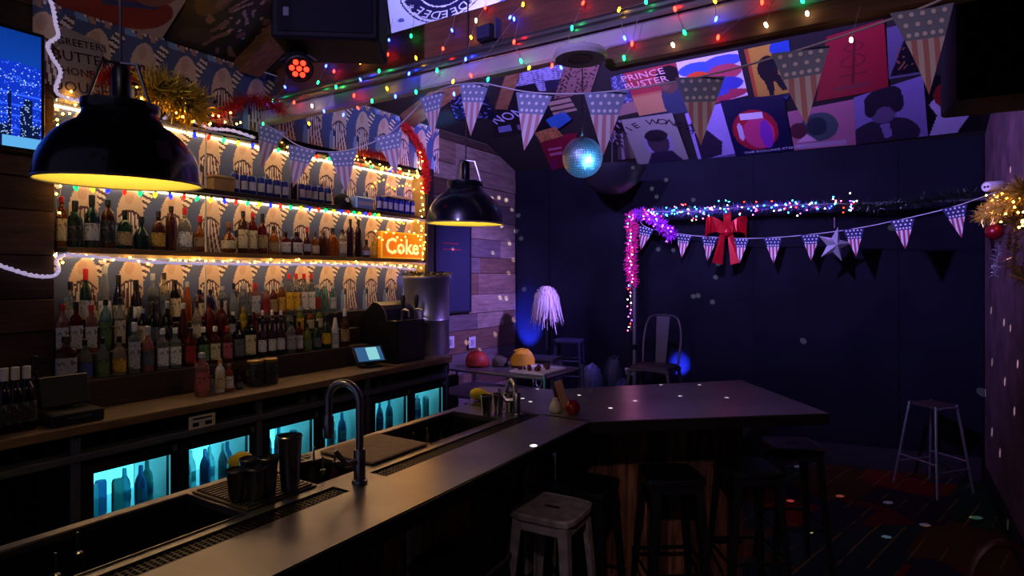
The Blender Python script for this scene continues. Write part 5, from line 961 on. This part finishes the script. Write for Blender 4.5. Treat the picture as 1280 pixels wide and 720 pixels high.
c7string([94 + 21.5 * i * (1 - .0135 * i) for i in range(30) if 94 + 21.5 * i * (1 - .0135 * i) < 523], 231, 272, 94, 523, WX + .03, 'large coloured bulbs hanging under the upper shelf of cans')
c7string([243 + 19 * i * (1 - .012 * i) for i in range(22) if 243 + 19 * i * (1 - .012 * i) < 524], 166, 218, 243, 524, WX + .03, 'large coloured bulbs hanging under the top board of the alcove', 2)
def fairy(upts, n, x, label, jit=.012, col='W', wire=.0015):
    P = smooth_path([onx(u, v, x) for u, v in upts], 10); idx = [int(i * (len(P) - 1) / (n - 1)) for i in range(n)]
    seg = [0]; 
    for a, b in zip(P, P[1:]): seg.append(seg[-1] + (b - a).length)
    bl = []
    for i in range(n):
        s_ = seg[-1] * (i + .5) / n; j = max(k for k in range(len(seg)) if seg[k] <= s_); j = min(j, len(P) - 2); p = P[j].lerp(P[j + 1], (s_ - seg[j]) / max(1e-6, seg[j + 1] - seg[j])); bl.append((p + Vector((R.uniform(0, jit), R.uniform(-jit, jit), R.uniform(-jit, jit))), col if len(col) == 1 else R.choice(col)))
    lights(P, bl, label, 'fairy', wire)
fairy([(72, 330), (90, 322), (140, 324), (200, 327), (300, 327), (400, 328), (470, 331), (530, 334)], 62, WX + .035, 'warm fairy lights draped under the middle shelf', .02)
fairy([(526, 190), (522, 215), (527, 250), (524, 275), (529, 300), (526, 328)], 34, WX + .04, 'warm fairy lights wound down the far jamb of the alcove', .03)
fairy([(440, 196), (462, 203), (480, 212), (500, 214), (525, 222)], 26, WX + .035, 'warm fairy lights bunched along the far end of the top board', .03)
fairy([(350, 180), (380, 196), (420, 200), (440, 205)], 12, WX + .04, 'warm fairy lights trailing behind the pale pennants', .03)
fairy([(468, 285), (475, 300), (485, 288), (500, 300), (512, 290), (525, 300), (520, 315), (490, 312)], 20, WX + .015, 'warm fairy lights looped over the orange lettered sign', .012)
fairy([(72, 270), (70, 250), (76, 236), (72, 160), (84, 120), (100, 128), (66, 152)], 14, WX + .035, 'warm fairy lights on the near edge of the alcove', .02)
fairy([(175, 118), (195, 134), (215, 140), (235, 146), (262, 150), (300, 146)], 18, WX + .15, 'added warm fairy lights brightening the gold burst of tinsel', .04)  # bulbs added to brighten the gold foil
fairy([(466, 268), (478, 276), (490, 268), (503, 280), (514, 271), (521, 282)], 16, WA + .03, 'added yellow fairy lights tinting the wallpaper above the orange sign', .015, 'y')  # bulbs added for the yellow glow by the sign
fairy([(462, 236), (476, 226), (490, 236), (505, 230), (518, 240)], 12, WA + .03, 'added yellow fairy lights tinting the wallpaper above the far cans', .015, 'y')  # second added string for the same yellow glow
# white twisted rope lights
def rope(pts, label, r=.007, es=.55):
    P = smooth_path(pts, 10); t = thing('rope_light', tuple(P[0]), label, 'rope light'); a = MB(); 
    for ph in (0, math.pi):
        q = [p + Vector((.0, math.cos(i * 1.2 + ph), math.sin(i * 1.2 + ph))) * r * .8 for i, p in enumerate(P)]; a.tube(q, r, 6)
    part('rope', a, mat('rope_tube', 'd8d4e4', .4, emit='c8b8e8', es=es), t, True); part('end_cap', MB().ball(tuple(P[-1]), r * 1.6, 8, 5), M_WHITE, t, True)
rope([onx(u, v, WX + .05) for u, v in ((58, -12), (66, 8), (70, 30), (73, 45), (60, 56), (66, 72), (76, 90), (70, 112), (82, 122), (110, 128))], 'white twisted rope light hanging down beside the television')
rope([onx(u, v, WX + .03) for u, v in ((-10, 328), (10, 335), (40, 344), (64, 345), (73, 338), (71, 324), (84, 317))], 'white twisted rope light swagged over the planks to the middle shelf')
rope([onx(u, v, WX + .05) for u, v in ((84, 318), (120, 321), (200, 328), (300, 330), (400, 331), (470, 333), (520, 337))], 'white twisted rope light lying along under the middle shelf', es=.9)
rope([onx(u, v, WX + .06) for u, v in ((205, 148), (225, 140), (240, 150), (262, 160), (290, 163), (318, 172))], 'white twisted rope light over the near end of the top board')

# ================================================================== TINSEL AND STAGE DRESSING
def tinsel(path, rad, n, m, label, name='tinsel_garland', wid=.003, cat='garland', core=True, sub=None, light=None):
    P = smooth_path(path, 8) if len(path) > 2 else [Vector(p) for p in path]; t = thing(name, tuple(P[0]), label, cat); s_ = MB(); rr = random.Random(len(label))
    seg = [0]
    for a, b in zip(P, P[1:]): seg.append(seg[-1] + (b - a).length)
    for i in range(n):
        d_ = rr.uniform(0, seg[-1]); j = min(max(k for k in range(len(seg)) if seg[k] <= d_), len(P) - 2); p = P[j].lerp(P[j + 1], (d_ - seg[j]) / max(1e-6, seg[j + 1] - seg[j]))
        d = Vector((rr.gauss(0, 1), rr.gauss(0, 1), rr.gauss(0, 1))).normalized() * rad * rr.uniform(.5, 1.15); o = d.orthogonal().normalized(); o.rotate(Quaternion(d.normalized(), rr.uniform(0, 6.28))); o *= wid / 2; mid = p + d * .55 + Vector((rr.gauss(0, .1), rr.gauss(0, .1), rr.gauss(0, .1))) * rad
        s_.add([p - o, p + o, mid + o, mid - o, p + d + o * .4, p + d - o * .4], [(0, 1, 2, 3), (3, 2, 4, 5)])
    part('strands', s_, m, t)['kind'] = 'stuff'
    if core: part('core_wire', MB().tube(P, .004, 5), m, t)
    return t
GOLD = mat('gold_foil', 'e0bc48', .3, .45); RED = mat('red_foil', 'b81424', .32, .35); SIL = mat('silver_foil', 'c0c4cc', .25, .6); GRN = mat('dark_green_foil', '2c3a30', .3, .7); REDF = mat('red_feather', 'c81818', .8); PUR = mat('purple_feather', 'b030e0', .8); MAG = mat('magenta_feather', 'e02890', .8)
W_ = lambda u, v, e=.06: onx(u, v, WX + e)
tinsel([W_(192, 110, .17), (W_(208, 116, .17)), W_(222, 122, .17), W_(245, 140, .15)], .15, 1300, GOLD, 'burst of gold foil tinsel beside the near pendant lamp', wid=.009)
tinsel([W_(120, 100, .08), W_(150, 90, .08), W_(178, 98, .08)], .07, 500, RED, 'red foil tinsel seen behind the near pendant bracket')
tinsel([W_(262, 150, .1), W_(290, 132, .12), ony(315, 125, 2.52), ony(340, 130, 2.5), ony(355, 138, 2.48)], .075, 1200, RED, 'red foil tinsel wound round the near end of the roof beams')
tinsel([W_(330, 170, .05), W_(350, 180, .05), W_(360, 190, .05)], .05, 300, mat('olive_foil', '8a8450', .3, .7), 'olive foil tinsel below the first pale pennant')
tinsel([W_(450, 190, .05), W_(470, 192, .06), W_(490, 196, .05)], .06, 500, RED, 'red foil tinsel above the far end of the top board')
tinsel([W_(505, 155, .06), W_(520, 175, .06), W_(531, 200, .06), W_(533, 225, .06), W_(530, 240, .06)], .055, 2400, REDF, 'red feather boa hanging at the far end of the alcove', 'feather_boa', .004, 'boa')
tinsel([att(962, 8, 2.45), att(970, 2, 2.45), att(985, -6, 2.45)], .04, 350, RED, 'small tuft of red tinsel on the right half of the roof beams')
# stage frame: post and rail
ZST = .48
solo('stage_platform', MB().prism([(WX + .03, 5.0), (-1.0, 5.0), (-1.0, 6.4), (WX + .03, 6.03)], 0, ZST), mat('stage_black', '16161c', .7), 'low black stage platform in the far corner', 'platform')
POST = att(793, 480, 6.15); POST.z = ZST; zr = 2.45; RE = Vector((.70, 6.42, zr)); t = thing('pole_and_rail', (POST.x, POST.y, ZST), 'slim grey pole and rail frame along the black stage wall', 'frame')
part('pole', MB().tube([(POST.x, POST.y, ZST), (POST.x, POST.y, zr)], .02, 10), M_GREYM, t, True); part('rail', MB().tube([(POST.x, POST.y, zr), RE], .013, 8), M_GREYM, t, True); part('foot', MB().lathe([(.1, 0), (.1, .012), (.03, .025)], c=(POST.x, POST.y, ZST), seg=20), M_BLKM, t, True); part('clamp', MB().lathe([(.028, 1.05), (.028, 1.1)], c=(POST.x, POST.y, 0), seg=12), M_BLKM, t, True)
pz = lambda z, e=.0: Vector((POST.x + e, POST.y - .05, z))
boa = [att(795, 268, 6.12), att(815, 272, 6.08), att(830, 285, 6.05), att(840, 294, 6.02)]
tinsel([pz(2.42, -.02), pz(2.2, .0), pz(1.95, -.02), pz(1.72)], .075, 1300, MAG, 'magenta feather boa winding down the stage pole', 'feather_boa', .01, 'boa'); tinsel(boa, .085, 1100, PUR, 'purple feather boa hanging from the corner of the stage rail', 'feather_boa', .01, 'boa')
rl = lambda s, dz=0.0, e=.04: Vector((POST.x, POST.y, zr)).lerp(RE, s) + Vector((0, -e, dz))
tinsel([rl(.03), rl(.2, -.02), rl(.4, .01), rl(.6, -.01)], .06, 2200, mat('violet_foil', '6460b0', .28, .5), 'violet foil tinsel along the stage rail'); tinsel([rl(.6), rl(.75, -.03), rl(.9, .03), rl(.97, .05)], .08, 1300, GRN, 'dark green foil tinsel at the brick wall end of the stage rail')
bl = []
for i in range(130): s_ = R.uniform(.04, .68); bl.append((rl(s_, R.gauss(-.01, .035), .09), R.choice('ccbppvwwrc')))
lights([rl(.03, 0, .08), rl(.2, -.02, .08), rl(.4, .01, .08), rl(.65, 0, .08)], bl, 'multicoloured fairy lights twisted along the stage rail', 'fairy', .002)
bl = [(pz(z, R.uniform(-.03, .03)) - Vector((0, .07, 0)), R.choice('prpvwcpw')) for z in np.linspace(2.4, 1.25, 34)]
lights([pz(2.4) - Vector((0, .05, 0)), pz(1.8) - Vector((0, .05, 0)), pz(1.25) - Vector((0, .05, 0))], bl, 'pink and violet fairy lights twisted down the stage pole', 'fairy', .002)
bl = [(p + Vector((R.uniform(-.06, .06), -.1, R.uniform(-.07, .05))), R.choice('vvpp')) for p in smooth_path(boa, 5)]; lights([p - Vector((0, .09, 0)) for p in boa], bl, 'added violet fairy lights brightening the purple boa', 'fairy', .002)  # bulbs added so the purple feathers look lit
# red foil bow and silver star on the rail
q = att(908, 290, 5.85); t = thing('foil_bow', tuple(q), 'red foil bow hanging from the stage rail', 'bow'); RV = Vector((CS, SN, 0)); UP = Vector((0, 0, 1)); 
for sg in (-1, 1):
    lo = MB(); n = 9; pts = [q + RV * (sg * .2 * math.sin(a) ) + UP * (.09 * math.sin(2 * a) * .6 + .02) for a in [i * math.pi / 2 / n for i in range(n + 1)]]
    lo.add([p + UP * (.05 + .06 * i / n) + Vector((0, .02 * math.sin(i), 0)) for i, p in enumerate(pts)] + [p - UP * (.05 + .05 * i / n) - Vector((0, .05 * math.sin(i), 0)) for i, p in enumerate(pts)], [(i, i + 1, n + 2 + i, n + 1 + i) for i in range(n)]); part('loop', lo, RED, t)
    tl_ = MB().quad(q + RV * sg * .01, q + RV * sg * .06, q + RV * sg * .13 - UP * .3 + Vector((0, -.03, 0)), q + RV * sg * .04 - UP * .32); part('tail', tl_, RED, t)
part('knot', MB().ball(tuple(q), .05, 10, 6), RED, t, True); part('top_tail', MB().quad(q - RV * .03, q + RV * .04, q + RV * .05 + UP * .2, q - RV * .03 + UP * .18), RED, t)
q = att(1043, 306, 5.3); t = thing('foil_star', tuple(q), 'crumpled silver foil star hanging behind the navy pennants', 'star'); 
def star_pts(r0, r1): return [q + RV * ((r0 if i % 2 == 0 else r1) * math.sin(i * math.pi / 5 + .2)) + UP * ((r0 if i % 2 == 0 else r1) * math.cos(i * math.pi / 5 + .2)) for i in range(10)]
FWD = Vector((-SN, CS, 0)); sm = MB(); sp2 = star_pts(.16, .065); sm.add(sp2 + [q - FWD * .05, q + FWD * .05], [(i, (i + 1) % 10, 10) for i in range(10)] + [((i + 1) % 10, i, 11) for i in range(10)]); part('star', sm, SIL, t)
part('loop', MB().tube([q + UP * .15, q + UP * .24], .003, 4), SIL, t)
# gold tinsel, bauble and camera on the brick wall
Rw = lambda u, v, e=.06: onx(u, v, .72 - e)
tinsel([Rw(1228, 270, .12), Rw(1242, 262, .1), Rw(1262, 250, .1), Rw(1285, 235, .1)], .1, 1500, GOLD, 'gold foil tinsel with lights on the brick wall', wid=.006); tinsel([Rw(1262, 260), Rw(1270, 290), Rw(1268, 330), Rw(1282, 350)], .07, 700, mat('dull_gold_foil', '8a7430', .3, .85), 'dull gold tinsel strand hanging down the brick wall')
tinsel([Rw(1252, 290), Rw(1248, 318), Rw(1244, 345)], .05, 160, SIL, 'thin silver tinsel strand hanging on the brick wall')
bl = [(Rw(R.uniform(1232, 1280), R.uniform(238, 285), R.uniform(.06, .14)), 'W') for i in range(26)]; lights([Rw(1230, 270, .1), Rw(1250, 255, .1), Rw(1285, 240, .1)], bl, 'warm fairy lights tangled in the gold tinsel on the brick wall', 'fairy')
q = Rw(1243, 290, .1); t = thing('red_bauble', tuple(q), 'dark red round bauble under the gold tinsel', 'bauble'); part('globe', MB().ball(tuple(q), .055, 14, 9), mat('bauble_red', '7a0c18', .3, .3), t, True); part('cap', MB().lathe([(.014, .05), (.014, .066), (.004, .075)], c=tuple(q), seg=8), GOLD, t, True)
q = Rw(1240, 233, .1); t = thing('security_camera', tuple(q), 'small white security camera on the brick wall above the tinsel', 'camera'); MQ = Matrix.Translation(q) @ (Vector((-.75, -.8, -.1))).to_track_quat('Z', 'Y').to_matrix().to_4x4()
b = MB().lathe([(.03, -.1), (.036, -.09), (.036, .05), (.032, .058), (.028, .05), (.001, .05)], seg=18); b.xf(MQ); part('body', b, M_WHITE, t, True)
for e in (-.011, .011): l = MB().lathe([(.008, .0505), (.008, .054)], c=(e, 0, 0), seg=10); l.xf(MQ); part('lens', l, M_BLACK, t)
part('mount', MB().tube([q + Vector((.03, .03, 0)), Vector((.72, q.y + .06, q.z - .01))], .012, 8), M_WHITE, t, True)

# ================================================================== STAGE FLOOR THINGS
# chalkboard on the plank wall
c = [onx(u, v, WX + .03) for u, v in ((540, 285), (588, 285), (588, 388), (540, 391))]; y0, y1 = 4.56, c[1].y; z0, z1 = 1.44, 2.32
t = thing('chalkboard', (WX + .02, (y0 + y1) / 2, z0), 'tall navy chalkboard hung on the plank wall', 'board'); part('slate', MB().box((WX + .006, y0, z0), (WX + .024, y1, z1)), mat('navy_slate', '141638', .7, var=.2, vscale=6), t)
fr = MB()
for a, b in (((y0 - .02, z0 - .02), (y1 + .02, z0)), ((y0 - .02, z1), (y1 + .02, z1 + .02)), ((y0 - .02, z0), (y0, z1)), ((y1, z0), (y1 + .02, z1))): fr.box((WX + .006, a[0], a[1]), (WX + .03, b[0], b[1]))
part('frame', fr, M_BLACK, t)
part('chalk_marks', MB().box((WX + .0245, y0 + .1, 2.12), (WX + .025, y1 - .2, 2.135)).box((WX + .0245, y0 + .1, 2.06), (WX + .025, y1 - .15, 2.075)), mat('red_chalk', '6a2030', .9), t)
for u, lab in ((563, 'nearer the counter'), (590, 'nearer the corner')):
    q = onx(u, 428, WX + .02); t = thing('wall_switch', tuple(q), 'white switch plate on the lower planks, ' + lab, 'switch'); part('plate', MB().box((-.006, -.06, -.06), (.006, .06, .06), bev=.003), mat('switch_white', 'b0acb4', .5), t, local=True); part('rocker', MB().box((.0065, -.02, -.03), (.011, .02, .03)), mat('switch_grey', '8c8890', .5), t, local=True)
# flight case
q = Vector((-2.95, 5.2, ZST)); t = thing('flight_case', tuple(q), 'black flight case with silver edges and a round badge on the stage', 'case', rz=.15); a, b, h = .19, .14, .52
part('shell', MB().box((-a, -b, .02), (a, b, h), bev=.004), mat('case_black', '14141c', .5), t, local=True)
for x in (-a, a):
    for y in (-b, b): part('edge', MB().box((x - .012, y - .012, .02), (x + .012, y + .012, h)), M_CHROME, t, local=True)
eb = MB()
for z in (.02, h - .02): eb.box((-a - .01, -b - .01, z), (a + .01, -b + .005, z + .02)); eb.box((a - .005, -b, z), (a + .01, b, z + .02)); eb.box((-a - .01, -b, z), (-a + .005, b, z + .02))
part('edge_rail', eb, M_CHROME, t, local=True); part('badge', MB().tube([(a * .3 + .06 * math.cos(k), -b - .002, .29 + .1 * math.sin(k)) for k in [i * 6.283 / 20 for i in range(20)]], .006, 5, close=True), M_WHITE, t, local=True); part('badge_mark', MB().tube([(a * .3 + .03 * math.cos(k), -b - .002, .29 + .05 * math.sin(k)) for k in [i * 6.283 / 12 for i in range(12)]], .008, 5, close=True), M_WHITE, t, local=True)
# feather wig on a stand
wc = att(683, 385, 6.5); t = thing('wig_stand', (wc.x, wc.y, ZST), 'shaggy pale feather wig on a tall black stand', 'wig stand'); part('pole', MB().tube([(wc.x, wc.y, ZST + .02), (wc.x, wc.y, wc.z + .1)], .012, 8), M_BLACK, t); part('base', MB().lathe([(.1, 0), (.1, .015), (.02, .03)], c=(wc.x, wc.y, ZST), seg=20), M_BLACK, t, True)
part('head_form', MB().ball((wc.x, wc.y, wc.z + .1), .085, 14, 9, 1.2), M_WHITE, t, True); hs_ = MB(); rr = random.Random(3)
for i in range(1500):
    a = rr.uniform(0, 6.283); el = rr.uniform(-.2, 1.5); p = Vector((wc.x + .09 * math.cos(a) * math.cos(el), wc.y + .09 * math.sin(a) * math.cos(el), wc.z + .1 + .1 * math.sin(el))); d = Vector((math.cos(a) * rr.uniform(.3, 1), math.sin(a) * rr.uniform(.3, 1), rr.uniform(-.8, .9))).normalized(); L = rr.uniform(.04, .09)
    p1 = p + d * L * .6; p2 = p1 + Vector((d.x * rr.uniform(-.1, .35), d.y * rr.uniform(-.1, .35), -1)) * L * rr.uniform(.5, 4.2); o = d.cross(Vector((0, 0, 1))).normalized() * .007; hs_.add([p - o, p + o, p1 + o, p1 - o, p2 + o * .4, p2 - o * .4], [(0, 1, 2, 3), (3, 2, 4, 5)])
part('feathers', hs_, mat('pale_feather', 'c8b8c0', .8), t)['kind'] = 'stuff'
# stage stool, chair, bags, sockets
def tall_stool(u, v, tt, label, m):
    q = att(u, v, tt); h = q.z - ZST; t = thing('bar_stool', (q.x, q.y, ZST), label, 'stool', rz=.3); part('seat', MB().lathe([(.13, h - .03), (.15, h - .025), (.15, h - .005), (.14, h)], seg=20, sq=6), m, t, True, local=True)
    for k in range(4): a = .785 + k * 1.5708; part('leg', MB().tube([(.22 * math.cos(a), .22 * math.sin(a), 0), (.17 * math.cos(a), .17 * math.sin(a), h - .02)], .014, 8), m, t, True, local=True)
    for z in (.25, .45):
        r = .22 - (.05) * z / h; part('foot_ring', MB().tube([(r * math.cos(a), r * math.sin(a), z) for a in [.785 + k * 1.5708 for k in range(4)]], .009, 6, close=True), m, t, True, local=True)
tall_stool(711, 424, 6.25, 'dark blue lit tall stool between the wig stand and the bag heap', mat('stage_stool', '2c2c44', .4, .5))
def tolix(u, v, tt, label, rz):
    q = att(u, v, tt); t = thing('metal_chair', (q.x, q.y, ZST), label, 'chair', rz=rz); m = mat('chair_grey_metal', '46444c', .45, .6); hs = q.z - ZST; B_ = .19
    part('seat', MB().lathe([(B_ * .95, hs - .03), (B_, hs - .025), (B_, hs - .006), (B_ * .95, hs)], seg=24, sq=6), m, t, True, local=True)
    for sx in (-1, 1):
        for sy in (-1, 1): part('leg', MB().tube([(sx * (B_ + .05), sy * (B_ + .05), 0), (sx * B_ * .9, sy * B_ * .9, hs - .02)], [.014, .02], 8), m, t, True, local=True)
        part('back_upright', MB().tube(smooth_path([(sx * B_ * .9, B_ * .9, hs - .01), (sx * B_ * .95, B_ + .05, hs + .25), (sx * B_ * .7, B_ + .08, hs + .42), (0, B_ + .085, hs + .45)], 4), .012, 8), m, t, True, local=True)
        part('apron', MB().tube([(sx * B_, -B_, hs - .04), (sx * B_, B_, hs - .04)], .01, 6), m, t, True, local=True)
    bs = MB(); bs.add([(-.05, B_ * .95, hs), (.05, B_ * .95, hs), (.065, B_ + .08, hs + .44), (-.065, B_ + .08, hs + .44), (-.05, B_ * .95 + .006, hs), (.05, B_ * .95 + .006, hs), (.065, B_ + .086, hs + .44), (-.065, B_ + .086, hs + .44)], [(0, 1, 2, 3), (7, 6, 5, 4), (0, 3, 7, 4), (1, 5, 6, 2), (3, 2, 6, 7), (0, 4, 5, 1)]); part('back_splat', bs, m, t, local=True)
    part('front_apron', MB().tube([(-B_, -B_, hs - .04), (0, -B_, hs - .03), (B_, -B_, hs - .04)], .012, 6), m, t, True, local=True)
tolix(818, 456, 5.6, 'grey metal chair with a tapered back splat in front of the stage pole', YAW - .55)
for i, (x, y, s_) in enumerate(((-2.47, 5.42, .3), (-2.18, 5.5, .22), (-2.42, 5.86, .26))): lump('bin_bag', (x, y, ZST), (.26 * s_ / .3, .28 * s_ / .3, s_ * (1.9 if i == 2 else 1.5)), ('3c4468', '30386c', '20243c')[i], ('crumpled grey plastic sack at the front of the stage heap', 'small crumpled sack at the side of the stage heap', 'dark bulky sack at the back of the stage heap')[i], 'sack', i, i + 3)
for i, (u, v) in enumerate(((774, 463), (788, 464))):
    q = onp(u, v, BW0 + BN * .02, BN); t = thing('power_socket', tuple(q), 'white power socket box on the black wall, ' + ('nearer the sacks', 'nearer the metal chair')[i], 'socket', rz=math.atan2(BD.y, BD.x)); part('box', MB().box((-.06, -.035, -.035), (.055, .0, .035), bev=.004), M_WHITE, t, local=True); part('socket_face', MB().box((-.04, -.038, -.02), (-.005, -.0355, .02)).box((.005, -.038, -.02), (.04, -.0355, .02)), mat('socket_grey', '7a7880', .5), t, local=True)
# blue LED uplights on the stage floor
for u, v, tt, lab, W, tgt in ((652, 400, 5.9, 'black LED floor lamp washing the plank corner blue', 26, (662, 405)), (846, 455, 5.75, 'black LED floor lamp washing the wall blue behind the metal chair', 16, (850, 455))):
    g = onp(tgt[0], tgt[1], BW0, BN); p = g + BN * .42; p.z = ZST + .16; t = thing('floor_lamp', (p.x, p.y, ZST), lab, 'lamp'); d = (g - p).normalized(); MQ = Matrix.Translation(p) @ d.to_track_quat('Z', 'Y').to_matrix().to_4x4()
    cn = MB().lathe([(.05, -.1), (.07, -.08), (.07, .03), (.06, .03), (.058, .0), (.001, .0)], seg=18); cn.xf(MQ); part('can', cn, M_BLACK, t, True); L = MB().lathe([(.05, .002), (.05, .004)], seg=14); L.xf(MQ); part('lens', L, mat('lens_blue', '2030ff', .3, emit='1018ff', es=4), t); part('foot', MB().box((p.x - .08, p.y - .05, ZST), (p.x + .08, p.y + .05, ZST + .03)), M_BLACK, t); part('yoke', MB().tube([(p.x - .075, p.y, ZST + .03), (p.x - .075, p.y, ZST + .16)], .008, 6).tube([(p.x + .075, p.y, ZST + .03), (p.x + .075, p.y, ZST + .16)], .008, 6), M_BLACK, t)
    spot('blue_uplight', p + d * .06, g, BLU, W * 22, 34 if u < 700 else 30, .6, .03)
# dark bowl hung before the wall
q = att(765, 213, 5.9); t = thing('hanging_bowl', tuple(q), 'wide dark bowl shaped lamp shade hanging before the black wall', 'lamp shade')
part('bowl', MB().lathe([(.001, -.24), (.12, -.22), (.24, -.14), (.32, .0), (.33, .02), (.31, .0), (.22, -.12), (.001, -.2)], c=tuple(q), seg=30), mat('bowl_black', '0e0e16', .5), t, True); part('stem', MB().tube([q + Vector((0, 0, -.2)), Vector((q.x, q.y, zb(q.x, q.y) - .01))], .008, 6), M_BLACK, t)

# unseen truss, added with fixtures for the rear lamps
t = thing('added_light_truss', (-.2, -1.05, 3.4), 'added unseen scaffold bar carrying the front light and two fill lamps', 'truss'); part('bar', MB().tube([(-2.4, -1.1, 3.55), (.7, -1.1, 3.55)], .025, 8), M_BLKM, t, True)
for _l, _t, _c, _w, _d in REAR:
    p = Vector(_l); d = (Vector(_t) - p).normalized(); MQ = Matrix.Translation(p - d * .05) @ d.to_track_quat('Z', 'Y').to_matrix().to_4x4(); cn = MB().lathe([(.06, -.16), (.09, -.13), (.09, .03), (.08, .03), (.078, -.01), (.001, -.01)], seg=18); cn.xf(MQ); part('lamp_can', cn, M_BLACK, t, True); part('clamp', MB().tube([p - d * .12, Vector((p.x, -1.1, 3.55))], .01, 6), M_BLKM, t)
